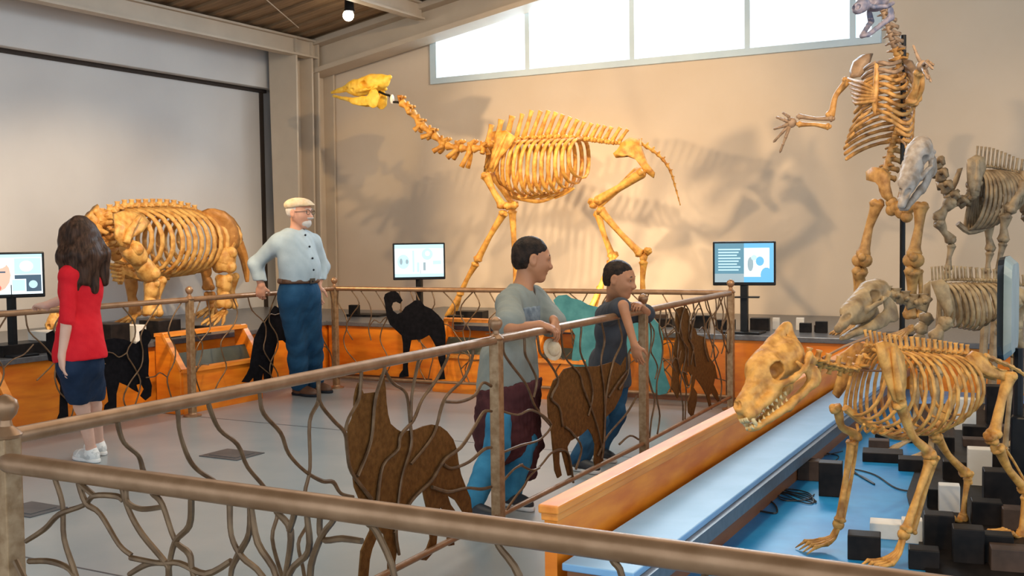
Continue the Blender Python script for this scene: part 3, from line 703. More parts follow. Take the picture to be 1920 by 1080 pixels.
def skull_mesh(kind, h=.006):
    """skull modelled in its own frame: x forward to the nose, z up, y sideways; about 1 unit long before scaling; returns (cranium sdf, jaw sdf)"""
    A = SDF((-.62, -.36, -.45), (.62, .36, .50), h/.45*.45 if False else .011)
    J = SDF((-.62, -.36, -.60), (.66, .36, .20), .011)
    sub = lambda c, r, k=.012: A.ell(c, r, k=k, mode='sub')
    if kind == 'wolf':      # heavy carnivore with sagittal crest
        A.ell((-.20, 0, .10), (.23, .15, .17), k=.05); A.ell((.02, 0, .135), (.19, .15, .14), k=.05); A.cone((.0, 0, .10), (.46, 0, .0), .105, .062, k=.07)
        A.cone((-.44, 0, .30), (-.10, 0, .25), .020, .035, k=.05); A.cone((-.46, 0, .29), (-.36, 0, .08), .025, .06, k=.05); A.cone((.0, 0, .22), (-.42, 0, .32), .04, .016, k=.06)
        for sg in (-1, 1):
            A.cone((.14, sg*.10, .0), (.02, sg*.20, -.03), .040, .028, k=.03); A.cone((.02, sg*.20, -.03), (-.14, sg*.225, -.02), .028, .024, k=.02); A.cone((-.14, sg*.225, -.02), (-.32, sg*.18, .03), .024, .034, k=.03)
            A.cone((.05, sg*.10, .19), (.0, sg*.175, .14), .032, .015, k=.03); A.ell((-.36, sg*.11, -.03), (.06, .05, .06), k=.03)
            A.cone((.12, sg*.085, -.06), (.46, sg*.045, -.085), .048, .040, k=.04); A.cone((.40, sg*.05, .0), (.43, sg*.055, -.08), .03, .034, k=.03)
        for sg in (-1, 1):
            sub((.03, sg*.125, .08), (.082, .115, .078), .008); sub((-.15, sg*.17, .02), (.10, .040, .055), .02)
            sub((.50, sg*.022, .035), (.055, .024, .032)); sub((.20, sg*.115, .0), (.024, .03, .016)); sub((.30, sg*.09, .045), (.10, .018, .014), .02)
            J.ell((-.26, sg*.165, -.12), (.085, .026, .10), k=.03); J.cone((-.22, sg*.16, -.17), (.10, sg*.105, -.205), .042, .036, k=.04)
            J.cone((.10, sg*.105, -.205), (.44, sg*.035, -.185), .036, .030, k=.03); J.cone((-.24, sg*.165, -.10), (-.17, sg*.165, .05), .030, .016, k=.02)
        J.ell((.45, 0, -.18), (.05, .05, .03), k=.03)
    elif kind == 'camel':   # long, narrow snout
        A.ell((-.28, 0, .12), (.20, .13, .12), k=.05); A.cone((-.15, 0, .12), (.16, 0, .09), .115, .085, k=.08); A.cone((.12, 0, .09), (.54, 0, .02), .070, .022, k=.06)
        A.cone((-.42, 0, .15), (-.50, 0, .18), .06, .035, k=.05); A.ell((.02, 0, .02), (.22, .08, .09), k=.04)
        for sg in (-1, 1):
            A.cone((.02, sg*.08, .0), (-.14, sg*.15, .0), .030, .022, k=.02); A.cone((-.14, sg*.15, .0), (-.34, sg*.13, .03), .022, .028, k=.02)
        for sg in (-1, 1):
            sub((-.09, sg*.125, .085), (.075, .10, .062), .008); sub((-.24, sg*.15, .05), (.08, .035, .045)); sub((.30, sg*.06, .06), (.10, .03, .02)); sub((.12, sg*.09, .03), (.03, .03, .02))
            J.ell((-.28, sg*.115, -.13), (.10, .022, .15), k=.03); J.ell((-.10, sg*.10, -.16), (.22, .026, .075), k=.04); J.cone((.08, sg*.08, -.15), (.50, sg*.018, -.055), .040, .016, k=.05); J.cone((-.27, sg*.12, -.02), (-.24, sg*.12, .05), .02, .012, k=.02)
    elif kind == 'bear':
        A.ell((-.20, 0, .10), (.27, .18, .19), k=.05); A.cone((.0, 0, .11), (.34, 0, .0), .14, .095, k=.08)
        A.cone((-.45, 0, .20), (.0, 0, .26), .025, .04, k=.06)
        for sg in (-1, 1):
            A.cone((.12, sg*.13, -.01), (-.06, sg*.25, -.04), .040, .028, k=.03); A.cone((-.06, sg*.25, -.04), (-.32, sg*.22, .0), .028, .034, k=.03)
        for sg in (-1, 1):
            sub((.09, sg*.15, .10), (.085, .12, .08), .008); sub((-.12, sg*.19, .02), (.10, .045, .07)); sub((.42, sg*.04, .03), (.07, .036, .05))
            J.ell((-.26, sg*.19, -.13), (.08, .028, .12), k=.03); J.cone((-.24, sg*.18, -.21), (.32, sg*.06, -.24), .045, .038, k=.05)
        J.ell((.34, 0, -.23), (.05, .06, .035), k=.04)
    else:                   # horse: deep, blunt
        A.ell((-.32, 0, .11), (.20, .14, .13), k=.05); A.cone((-.20, 0, .12), (.22, 0, .05), .13, .10, k=.08); A.cone((.18, 0, .04), (.50, 0, -.05), .09, .05, k=.06); A.ell((.04, 0, -.02), (.26, .085, .11), k=.05)
        for sg in (-1, 1):
            A.cone((.08, sg*.11, .0), (-.10, sg*.17, .02), .030, .025, k=.03); A.cone((-.10, sg*.17, .02), (-.34, sg*.14, .04), .025, .03, k=.03)
        for sg in (-1, 1):
            sub((-.12, sg*.14, .09), (.078, .10, .068), .008); sub((-.26, sg*.16, .06), (.06, .03, .04)); sub((.42, sg*.05, .03), (.11, .036, .034))
            J.ell((-.30, sg*.115, -.12), (.11, .026, .15), k=.03); J.ell((-.10, sg*.10, -.17), (.22, .03, .08), k=.04); J.cone((.08, sg*.08, -.17), (.48, sg*.03, -.125), .05, .03, k=.04)
    return A, J
def put_skull(sk, kind, nose, back, up, length, m, m_jaw=None, teeth=False, jaw_open=0, side=1.0, label=None):
    nose, back = V(nose), V(back); x = (nose-back).normalized(); up = V(up); z = (up - x*up.dot(x)).normalized(); y = z.cross(x)
    c = (nose+back)/2; S = length/1.05
    R = np.array([[x.x, y.x*side, z.x], [x.y, y.y*side, z.y], [x.z, y.z*side, z.z]])
    xf = lambda v: (v*S) @ R.T + np.array(c)
    A, J = skull_mesh(kind); A.noise(.006, 22, 1); J.noise(.004, 22, 2)
    o = sobj('skull', A, m, sk.root, xf=xf, label=label)
    def xj(v):
        if jaw_open:
            ca, sa = math.cos(jaw_open), math.sin(jaw_open); px_, pz_ = -.30, -.05
            X = v[:, 0]-px_; Z = v[:, 2]-pz_; v = np.stack([px_+X*ca+Z*sa, v[:, 1], pz_-X*sa+Z*ca], 1)
        return xf(v)
    sobj('lower_jaw', J, m_jaw or m, sk.root, xf=xj)
    if teeth:
        rows = []
        for sg in (-1, 1):
            for i in range(8):
                t = i/7; xx = .06+.38*t; rows.append((xx, sg*(.105-.05*t), -.095, -.045, .018, 0)); rows.append((xx+.02, sg*(.10-.055*t), -.18, .040, .015, 1))
            rows.append((.455, sg*.055, -.10, -.11, .022, 0)); rows.append((.44, sg*.045, -.175, .075, .018, 1))
            for i in range(3): rows.append((.495, sg*(.012+.014*i), -.085, -.055, .011, 0)); rows.append((.485, sg*(.010+.013*i), -.18, .04, .010, 1))
        for sgname in (0, 1):
            for (xx, yy, z0_, dz, r_, low) in rows:
                if low != sgname: continue
                mb = MB(); pts = np.array([[xx, yy, z0_], [xx+.004, yy, z0_+dz*.5], [xx-.008, yy, z0_+dz]])
                q = (xj if low else xf)(pts); mb.tube([V(p) for p in q], [r_*S, r_*S*.8, r_*S*.12], 6)
                obj('tooth', mb, M['tooth'], o, angle=180)
    return xf

# ---------------------------------------------------------------- giant camel skeleton (side view on the back platform)
zc = lambda x, y: (600+.4075*x, 120+.4075*y)
zn = lambda x, y: (600+.2037*x, 120+.2037*y)
sk = Skel('camel_skeleton', (-4.9, 10.1, HP), 'tall golden camel skeleton with outstretched neck striding along the back wall', 'skeleton', M['b_camel'], (0.06, -1, 0))
sk.c0 = V((-4.9, 10.1, 1)); P = lambda x, y, o=0: sk.P(*zc(x, y), o); PN = lambda x, y, o=0: sk.P(*zn(x, y), o)
sp = [(900,352),(935,346),(970,343),(1005,340),(1040,337),(1075,336),(1110,336),(1145,338),(1180,341),(1212,344),(1244,347),(1276,351),(1308,355),(1340,359),(1372,362)]
tips = [(790,278),(835,255),(885,238),(932,228),(975,213),(1016,215),(1052,214),(1086,221),(1118,232),(1152,243),(1186,254),(1216,265),(1250,272),(1282,277),(1312,283),(1342,289),(1382,291),(1416,300)]
bs = [(770,372),(810,366),(855,358)] + sp
for i in range(len(bs)):
    a = P(*bs[i]); b = P(*bs[min(i+1, len(bs)-1)]) if i < len(bs)-1 else P(1400, 364)
    tp = P(*tips[min(i, len(tips)-1)])
    sk.vert(a, b-a, (b-a).length*.95, tp-a, wing=.9)
topx = np.linspace(868, 1205, 12); botx = np.linspace(840, 1195, 12)
for i in range(12):
    by = interp([(840,560),(900,600),(960,606),(1040,600),(1100,592),(1150,560),(1200,520)], botx[i]); ty = interp([(868,356),(1205,345)], topx[i])
    for sg in (-1, 1):
        sk.rib(P(topx[i], ty), P(botx[i]+8, by), .27 if i > 2 else .16+.04*i, .0155, sg, sweep=-.03)
mb = MB(); mb.tube([P(790, 500), P(830, 560), P(880, 600), P(940, 618), P(1010, 632), P(1090, 606), P(1160, 570)], [.03, .035, .04, .035, .02, .014, .01], 8, smooth=4); obj('sternum', mb, sk.m, sk.root)
for k in range(6):
    mb = MB(); x = 1000+k*34; mb.tube([P(x, 596-k*5, .08), P(x-40, 612-k*3, .05), P(x-90, 618, .01)], .010, 6, smooth=3); obj('rib_cartilage', mb, sk.m, sk.root)
for off, dx in ((.24, 0), (-.24, -24)):
    sk.plate('shoulder_blade', [P(815+dx, 312, off), P(855+dx, 305, off), P(900+dx, 335, off), P(880+dx, 375, off), P(832+dx, 430, off), P(800+dx, 500, off+.02), P(778+dx, 495, off), P(790+dx, 420, off), P(805+dx, 360, off)], .022, ridge=[P(862+dx, 320, off), P(825+dx, 400, off), P(792+dx, 480, off)])
# neck
nk = [((1520,768),(1405,780)), ((1400,782),(1290,775)), ((1290,772),(1160,752)), ((1155,748),(1045,650)), ((1045,648),(935,565)), ((935,562),(838,432)), ((838,428),(745,350))]
hg = [(0, 60),(-70, 170),(-90, 95),(-85, 60),(-85, 30),(-40, 55),(10, 30)]
for (a, b), h_ in zip(nk, hg):
    a_ = PN(*a); b_ = PN(*b); L = (b_-a_).length; d = (b_-a_).normalized(); mb = MB()
    mb.tube([a_, a_+d*L*.12, a_+d*L*.5, a_+d*L*.88, b_], [.035, .055, .028, .05, .03], 8, smooth=3)
    hv = PN(a[0]+h_[0], a[1]+h_[1]) - PN(*a)
    for sg in (-1, 1):
        mb.tube([a_+d*.02, a_+hv*.5+sk.n*sg*.05, a_+hv+sk.n*sg*.07], [.032, .024, .03], 6, smooth=2)
        mb.tube([b_, b_+V((.0, 0, .06))+sk.n*sg*.04, b_-d*.05+V((0, 0, .085))+sk.n*sg*.03], [.025, .022, .018], 6)
    mb.tube([a_+d*L*.2, a_+d*L*.3+V((0, 0, .07))], [.024, .016], 6)
    obj('vertebra', mb, sk.m, sk.root, angle=180)
mb = MB(); mb.tube([PN(545,255), PN(600,280), PN(645,295), PN(660,345), PN(720,352), PN(760,372)], .013, 8, smooth=3); obj('neck_rod', mb, M['black'], sk.root, label='dark metal rod')
mb = MB(); mb.ell(PN(664, 325), (.022, .03, .055)); obj('rod_clamp', mb, M['white'], sk.root, label='white clamp')
put_skull(sk, 'camel', sk.P(624, 176), sk.P(734, 167), (0.0, 0, 1), (sk.P(624, 176)-sk.P(734, 167)).length*1.0, M['b_skull'], jaw_open=-.02, side=1)
# fore legs
sk.bone('humerus', [P(758, 505, .24), P(842, 660, .22)], .040); sk.bone('humerus', [P(800, 515, -.2), P(898, 655, -.22)], .040)
sk.bone('radius', [P(848, 680, .22), P(722, 905, .22)], .036); sk.bone('metacarpal', [P(718, 915, .22), P(642, 1062, .22)], .030)
sk.bone('radius', [P(884, 672, -.22), P(892, 800, -.22), P(900, 905, -.22)], .036); sk.bone('metacarpal', [P(902, 915, -.22), P(900, 1062, -.22)], .030)
sk.bone('kneecap', [P(850, 655, .22), P(905, 650, .15)], .030)
def hoof(x, y, off, dx):
    a = P(x, y, off); mb = MB(); f = V((dx, 0, 0))
    for sg in (-1, 1):
        s_ = sk.n*sg*.035
        zt = HP+.02
        mb.tube([a, a+s_+f*.04+V((0, 0, (zt-a.z)*.4)), a+s_*1.5+f*.09+V((0, 0, (zt-a.z)*.8)), V((a.x+f.x*.14, a.y+s_.y*1.6, zt))], [.032, .028, .032, .014], 8, smooth=2)
    obj('foot', mb, sk.m, sk.root, angle=180)
hoof(640, 1068, .22, -1); hoof(900, 1068, -.22, -1)
# pelvis and hind legs
for off in (.16, -.16):
    sk.plate('hip_blade', [P(1368, 395, off), P(1350, 412, off), P(1362, 432, off), P(1400, 420, off), P(1455, 440, off), P(1500, 500, off), P(1535, 525, off), P(1540, 500, off), P(1505, 455, off), P(1478, 380, off*.6), P(1478, 345, off*.5), P(1425, 338, off*.6), P(1392, 360, off)], .03)
sk.bone('femur', [P(1490, 495, .22), P(1270, 635, .22)], .048); sk.bone('femur', [P(1470, 490, -.2), P(1275, 650, -.2)], .046)
sk.bone('kneecap', [P(1248, 622, .24), P(1262, 660, .24)], .032)
sk.bone('tibia', [P(1285, 668, .22), P(1478, 878, .22)], .038); sk.bone('tibia', [P(1275, 680, -.2), P(1345, 888, -.2)], .036)
sk.bone('heel_bone', [P(1515, 850, .22), P(1482, 900, .22)], .030); sk.bone('heel_bone', [P(1362, 868, -.2), P(1340, 905, -.2)], .028)
sk.bone('metatarsal', [P(1488, 905, .22), P(1486, 1085, .22)], .032); sk.bone('metatarsal', [P(1340, 905, -.2), P(1285, 1040, -.2)], .030)
hoof(1486, 1090, .22, -1); hoof(1282, 1046, -.2, -1)
tl = [(1470,362),(1500,378),(1528,396),(1553,415),(1576,437),(1596,463),(1611,490),(1622,520),(1631,552),(1640,585),(1649,618),(1658,650)]
for i in range(len(tl)-1):
    a, b = P(*tl[i]), P(*tl[i+1]); mb = MB(); r_ = .030-.0022*i; mb.tube([a, a+(b-a)*.2, a+(b-a)*.6, b], [r_*.8, r_, r_*.55, r_*.8], 6)
    q = (b-a).cross(sk.n).normalized()
    mb.tube([a, a-q*r_*1.6 if q.z < 0 else a+q*r_*1.6], [r_*.5, r_*.3], 5); obj('tail_bone', mb, sk.m, sk.root, angle=180)

# ---------------------------------------------------------------- sloth-like skeleton on the left platform
zs = lambda x, y: (100+.2408*x, 360+.2408*y)
sk = Skel('sloth_skeleton', (-8.3, 7.6, HP), 'bulky amber skeleton with a huge ribcage and no visible head on the left platform', 'skeleton', M['b_sloth'], (1, .12, 0))
sk.c0 = V((-8.25, 7.6, 1)); P = lambda x, y, o=0: sk.P(*zs(x, y), o)
spn = [(380,190),(440,160),(500,135),(555,122),(610,118),(665,116),(720,114),(775,112),(830,112),(885,115),(940,120),(995,130),(1050,142),(1100,158),(1150,180)]
for i in range(len(spn)-1):
    a, b = P(*spn[i]), P(*spn[i+1]); sk.vert(a, b-a, (b-a).length*1.0, V((0, 0, .075)), wing=1.0)
for i in range(13):
    tx = 520+i*54; ty = interp([(520,130),(830,112),(1000,130),(1170,190)], tx)+12
    bx = 560+i*50; by = interp([(560,560),(640,640),(760,670),(880,660),(1000,640),(1080,590),(1160,500),(1200,440)], bx)
    for sg in (1, -1): sk.rib(P(tx, ty), P(bx, by), .40 if i > 2 else .26+.05*i, .020, sg, sweep=.10)
mb = MB(); mb.tube([P(480, 560), P(520, 640), P(520, 720)], [.03, .045, .02], 8, smooth=3); mb.tube([P(500, 600), P(620, 650), P(760, 680), P(900, 675)], [.04, .04, .03, .015], 8, smooth=3)
for k in range(5): mb.tube([P(430+8*k, 560+30*k, .05), P(470+8*k, 570+30*k, .08), P(530, 575+30*k, .02)], .016, 6)
obj('sternum', mb, sk.m, sk.root)
for off, dx, m_ in ((.44, 0, M['b_sloth']), (-.40, -60, M['b_pelvis'])):
    sk.plate('shoulder_blade', [P(470+dx, 170, off*.7), P(560+dx, 140, off*.7), P(680+dx, 165, off*.8), P(745+dx, 235, off), P(690+dx, 310, off), P(600+dx, 360, off), P(560+dx, 430, off), P(520+dx, 420, off), P(480+dx, 350, off), P(485+dx, 260, off)], .03, m=m_, ridge=[P(650+dx, 190, off), P(580+dx, 300, off), P(545+dx, 400, off)])
sk.bone('humerus', [P(590, 420, .44), P(760, 660, .44)], .085); sk.bone('humerus', [P(520, 430, -.4), P(600, 650, -.4)], .08, m=M['b_pelvis'])
sk.bone('radius', [P(770, 690, .44), P(745, 960, .44)], .060); sk.bone('ulna', [P(830, 670, .40), P(800, 960, .40)], .045)
sk.bone('radius', [P(600, 665, -.4), P(640, 960, -.4)], .055, m=M['b_pelvis'])
for k in range(6):
    a = P(400+k*16, 200+k*55); sk.vert(a, P(420+k*16, 255+k*55)-a, .13, V((-.05, -.08, .02)), wing=1.6, m=M['b_pelvis'] if k % 2 else None)
neck = [(390,215),(345,260),(310,320),(280,390),(250,470)]
for i in range(4):
    a, b = P(*neck[i]), P(*neck[i+1]); sk.vert(a, b-a, .17, V((0, -.1, .1)), wing=1.3)
a, b = atx(82, 622, -7.75), atx(150, 560, -7.75)
put_skull(sk, 'bear', a, b, (0, .3, 1), .46, M['b_sloth'])
mb = MB(); mb.tube([P(250, 470), (P(250, 470)+b)/2 + V((0, 0, .05)), b], .05, 8, smooth=4); obj('neck_bone', mb, sk.m, sk.root)
for off in (.38, -.38):
    dx = 0 if off > 0 else 20
    sk.plate('hip_blade', [P(1145+dx, 160, off*.5), P(1220+dx, 128, off*.8), P(1300+dx, 150, off), P(1370+dx, 205, off), P(1420+dx, 280, off), P(1440+dx, 370, off), P(1425+dx, 430, off), P(1370+dx, 470, off*.9), P(1310+dx, 470, off*.9), P(1270+dx, 380, off*.8), P(1240+dx, 290, off*.8), P(1200+dx, 220, off*.7)], .06, m=M['b_pelvis'])
sk.bone('femur', [P(1340, 440, .36), P(1330, 620, .36)], .095); sk.bone('femur', [P(1180, 560, -.36), P(1210, 760, -.36)], .055, m=M['b_pelvis'])
sk.bone('tibia', [P(1330, 650, .36), P(1320, 900, .36)], .070); sk.bone('tibia', [P(1400, 640, .2), P(1390, 900, .2)], .045); sk.bone('tibia', [P(1215, 780, -.36), P(1240, 950, -.36)], .05, m=M['b_pelvis'])
for px, off in ((770, .44), (640, -.4), (1330, .36), (1245, -.36)):
    a = P(px, 960, off); a.z = HP+.12; sk.foot(a, (0.3, -1, 0), .30, 4, drop=.34)
tl = [(1440,400),(1480,500),(1500,600),(1510,700)]
mb = MB(); mb.tube([P(*q) for q in tl], [.06, .05, .04, .02], 8, smooth=3); obj('tail_bone', mb, M['b_pelvis'], sk.root)

# ---------------------------------------------------------------- standing bear skeleton
zb = lambda x, y: (1300+.33333*x, .33333*y)
bc = atd(1690, 300, 8.7); fb = V((-.55, -.83, 0)).normalized()      # it faces the visitors
sk = Skel('bear_skeleton', (bc.x, bc.y, HP), 'towering bear skeleton reared up on its hind legs with one paw stretched out', 'skeleton', M['b_bear'], fb)
sk.c0 = V(bc); P = lambda x, y, o=0: sk.P(*zb(x, y), o)
side = V((-fb.y, fb.x, 0)); side = side if side.dot(RT) > 0 else -side
# spine: from pelvis up to the skull (behind the chest)
spl = [(1060,1010,-.10),(1080,960,-.14),(1095,910,-.18),(1108,860,-.20),(1122,810,-.22),(1138,760,-.24),(1155,710,-.26),(1168,660,-.28),(1176,610,-.28),(1180,560,-.28),(1180,510,-.27),(1176,460,-.26),(1168,410,-.24),(1158,360,-.22),(1146,310,-.18),(1132,265,-.14),(1118,225,-.10),(1104,185,-.07),(1092,145,-.05),(1080,105,-.03),(1068,65,-.01),(1050,30,.0)]
for i in range(len(spl)-1):
    a, b = P(*spl[i]), P(*spl[i+1]); d = b-a
    p_ = (a+b)/2; s_ = sk.n; sk.n = side
    sk.vert(p_, d, d.length*.98, -fb*.13 + V((0, 0, -.03)), wing=1.2 if i < 13 else 1.7, m=M['b_bearhi'] if i > 14 else None); sk.n = s_
# ribs curve forward from the spine to the breastbone
st = [(1030,345,.16),(1030,400,.17),(1028,450,.18),(1026,500,.19),(1022,550,.19),(1020,600,.18),(1022,640,.17)]
mb = MB(); mb.tube([P(*q) for q in st], [.014, .02, .022, .024, .022, .02, .012], 8, smooth=3); obj('sternum', mb, sk.m, sk.root)
for i in range(13):
    t_ = i/12; T = P(interp([(0,1150),(.5,1178),(1,1130)], t_), 350+t_*440, -.25)
    B0 = P(1028-2*min(i, 6), 350+min(i, 6)*38, .17)
    for sg in (-1, 1):
        hw = interp([(0,.15),(.3,.25),(.6,.30),(.85,.29),(1,.22)], t_)
        B = B0 + side*sg*max(0, i-6)*.028 - V((0, 0, max(0, i-6)*.058)); drop = interp([(0,.04),(.35,.10),(.6,.15),(1,.10)], t_); pts = []
        for k in range(13):
            u = k/12; ang = math.pi*u; base = T*(1-u) + B*u
            w_ = math.sin(ang)**.55 if 0 < u < 1 else 0
            dz = drop*math.sin(math.pi*u**1.5)
            pts.append(base + side*sg*hw*w_ - V((0, 0, dz)) + fb*.08*math.sin(ang))
        if i >= 9: pts = pts[:12-(i-9)]
        mb = MB(); mb.tube(pts, [.014]+[.0105]*(len(pts)-2)+[.008], 6, oval=1.6, ovax=(0, 0, 1)); obj('rib', mb, sk.m if i > 1 else M['b_bearhi'], sk.root, angle=180)
for k in range(6):
    mb = MB(); mb.tube([P(1024, 505+k*12, .20), P(960-6*k, 470+k*22, .20), P(905, 455+k*24, .12), P(868+k*6, 440+k*26, .05)], [.013, .011, .010, .006], 6, smooth=3, oval=1.4, ovax=(0, 0, 1)); obj('rib_cartilage', mb, sk.m, sk.root, angle=180)
# shoulder blades
sk.plate('shoulder_blade', [P(1005, 300, -.2), P(950, 310, -.2), P(905, 345, -.15), P(885, 400, -.1), P(890, 440, -.05), P(940, 430, -.1), P(985, 360, -.2)], .03, m=M['b_bearhi'], label='dark grey shoulder blade')
sk.plate('shoulder_blade', [P(1180, 330, -.2), P(1225, 340, -.2), P(1260, 400, -.12), P(1275, 470, -.05), P(1240, 480, -.08), P(1200, 410, -.2)], .03, m=M['b_bearhi'])
# outstretched arm
sk.bone('humerus', [P(868, 440, 0), P(800, 540, .05), P(765, 655, .10)], .029); 
sk.bone('ulna', [P(785, 668, .10), P(690, 668, .16), P(590, 655, .22)], .020, m=M['b_bearhi']); sk.bone('radius', [P(765, 712, .12), P(680, 700, .16), P(590, 698, .22)], .021)
def paw(c, tips_, sz, m_, knuck):
    mb = MB(); mb.ell(c, (sz*1.25, sz*.8, sz*1.2), 10, 8)
    for tpt, kn in zip(tips_, knuck):
        mb.tube([c+(kn-c)*.3, kn, kn+(tpt-kn)*.5, tpt, tpt+(tpt-kn)*.14], [sz*.42, sz*.40, sz*.28, sz*.32, sz*.05], 6); mb.ell(kn, sz*.42, 7, 5); mb.ell(kn+(tpt-kn)*.5, sz*.36, 7, 5)
        mb.ell(c+(kn-c)*.6, sz*.4, 7, 5)
    return obj('paw', mb, m_, sk.root, angle=180)
c = P(550, 690, .26)
paw(c, [P(505, 635, .3), P(470, 660, .33), P(455, 725, .36), P(455, 795, .34), P(490, 850, .3)], .038, M['b_bearhi'], [P(535, 655, .3), P(510, 675, .32), P(505, 710, .33), P(500, 745, .32), P(520, 770, .3)])
# raised arm
sk.bone('humerus', [P(1262, 470, 0), P(1270, 560, .05), P(1235, 590, .12)], .029)
sk.bone('radius', [P(1222, 580, .14), P(1250, 500, .18), P(1272, 400, .2)], .030); sk.bone('ulna', [P(1240, 590, .10), P(1285, 500, .14), P(1290, 395, .18)], .024)
c = P(1288, 370, .22)
paw(c, [P(1238, 260, .26), P(1345, 385, .34), P(1335, 455, .34), P(1318, 440, .36), P(1350, 365, .28)], .036, M['b_bearhi'], [P(1262, 320, .25), P(1310, 350, .3), P(1310, 400, .3), P(1300, 405, .32), P(1318, 345, .26)])
# hips and legs
zl = lambda x, y: (1320+.3519*x, 320+.3519*y); PL = lambda x, y, o=0: sk.P(*zl(x, y), o)
for sg, off in ((-1, 0), (1, 0)):
    cx = 1000
    f_ = lambda x, y: PL(cx + sg*(cx-x)*-1*-1 if False else (x if sg < 0 else 2*1020-x), y, -.02)
    sk.plate('hip_blade', [f_(905, -20), f_(870, 5), f_(872, 50), f_(920, 62), f_(945, 90), f_(955, 140), f_(985, 165), f_(1000, 140), f_(985, 80), f_(985, 20), f_(950, -15)], .035, m=M['b_bear'])
mb = MB()
for q in ((1000,170),(1020,200),(1050,225),(1080,245),(1000,210),(1040,190),(1085,205),(1060,180),(1100,190)): mb.ell(PL(*q, -.05), .05, 8, 6)
obj('sacrum', mb, M['b_bear'], sk.root, angle=180)
sk.bone('femur', [PL(925, 160, .0), PL(880, 300, .03), PL(845, 455, .08)], .042); sk.bone('femur', [PL(1158, 175, .0), PL(1145, 300, .03), PL(1118, 455, .08)], .042)
for (x0, dx) in ((842, 0), (1116, 0)):
    mb = MB(); mb.ell(PL(x0-18, 478, .08), .058, 8, 7); mb.ell(PL(x0+18, 478, .08), .058, 8, 7); mb.ell(PL(x0, 462, .13), .035, 8, 6); obj('kneecap', mb, sk.m, sk.root, angle=180)
sk.bone('tibia', [PL(832, 520, .08), PL(835, 600, .05), PL(815, 760, .0)], .044); sk.bone('tibia', [PL(1112, 520, .08), PL(1108, 640, .05), PL(1100, 780, .0)], .044)
sk.bone('fibula', [PL(805, 530, .02), PL(808, 620, .0), PL(806, 760, -.03)], .020); sk.bone('fibula', [PL(1150, 530, .02), PL(1155, 640, .0), PL(1150, 780, -.03)], .020)
for x0 in (815, 1105):
    a = PL(x0, 780, .0); a.z = HP+.09; sk.foot(a, fb, .24, 5, drop=.32)
put_skull(sk, 'bear', atd(1592, 18, 8.25), atd(1668, 8, 8.60), (0, 0, 1), .50, M['b_bluesk'], M['b_bluesk'], jaw_open=.34, label='bluish grey skull')
mb = MB(); q = atd(1693, 300, 9.0); mb.tube([V((q.x, q.y, HP)), V((q.x, q.y, 1.48+360*9.0/2050))], .022, 10); mb.lathe(V((q.x, q.y, HP)), [(.16, 0), (.16, .015), (.03, .02), (.025, .05)]); obj('support_pole', mb, M['black_pl'], sk.root, label='black upright pole')

# ---------------------------------------------------------------- generic quadruped for the three animals at the right
def quad_ribs(sk, P, tops, bots, n, W, r, sweep=0, m=None, far=True):
    for i in range(n):
        t_ = i/(n-1); tx, ty = interp([(k/(len(tops)-1), q[0]) for k, q in enumerate(tops)], t_), interp([(k/(len(tops)-1), q[1]) for k, q in enumerate(tops)], t_)
        bx, by = interp([(k/(len(bots)-1), q[0]) for k, q in enumerate(bots)], t_), interp([(k/(len(bots)-1), q[1]) for k, q in enumerate(bots)], t_)
        w_ = W*interp([(0, .55), (.35, .95), (.8, 1.0), (1, .85)], t_)
        for sg in (1, -1): sk.rib(P(tx, ty), P(bx, by), w_, r, sg, sweep=sweep, m=m)
def spine_run(sk, P, line, size_k, spv, m=None, wing=1.0, off=0):
    for i in range(len(line)-1):
        a, b = P(*line[i]), P(*line[i+1]); v = V(spv) if not callable(spv) else V(spv(i/(len(line)-1)))
        sk.vert(a, b-a, (b-a).length*size_k, v, m=m, wing=wing)
def subdiv(line, n):
    out = []; k = [i/(len(line)-1) for i in range(len(line))]
    for i in range(n): t_ = i/(n-1); out.append((interp(list(zip(k, [q[0] for q in line])), t_), interp(list(zip(k, [q[1] for q in line])), t_)))
    return out

# horse
zh = lambda x, y: (1540+.426*x, 240+.426*y)
hc = atd(1840, 400, 7.6); dirh = V((.80, .60, 0)).normalized()
sk = Skel('horse_skeleton', (hc.x, hc.y, PZ), 'grey brown horse skeleton with a pale drooping skull beside the bear', 'skeleton', M['b_horse'], V((dirh.y, -dirh.x, 0)))
sk.c0 = V(hc); P = lambda x, y, o=0: sk.P(*zh(x, y), o)
spine_run(sk, P, subdiv([(680,175),(740,170),(800,180),(860,195),(940,200),(1010,215)], 18), .95, lambda t: (.01, .01, .15-.09*t))
quad_ribs(sk, P, [(690,190),(760,190),(850,205)], [(640,450),(720,440),(800,380),(860,290)], 14, .19, .0105, .04)
sk.plate('shoulder_blade', [P(640,140,.2), P(680,118,.2), P(718,130,.2), P(722,180,.2), P(700,240,.22), P(690,300,.24), P(660,300,.24), P(645,240,.2)], .02, ridge=[P(680,140,.2), P(678,210,.2), P(676,280,.22)])
sk.plate('shoulder_blade', [P(600,180,-.2), P(620,175,-.2), P(600,240,-.2), P(575,290,-.2), P(560,280,-.2)], .02)
nl = [(500,130),(515,180),(530,235),(555,285),(590,320),(630,335),(665,290),(680,215)]
for i in range(len(nl)-1):
    a, b = P(*nl[i]), P(*nl[i+1]); mb = MB(); d = b-a; mb.tube([a, a+d*.15, a+d*.5, a+d*.85, b], [.028, .045, .028, .042, .026], 8)
    for sg in (-1, 1): mb.tube([a+d*.3, a+d*.4+sk.n*sg*.07+V((0, 0, .02)), a+d*.7+sk.n*sg*.085], [.03, .022, .014], 6)
    mb.tube([a+d*.5, a+d*.6+V((.04, .02, .05))], [.03, .014], 6); obj('vertebra', mb, sk.m, sk.root, angle=180)
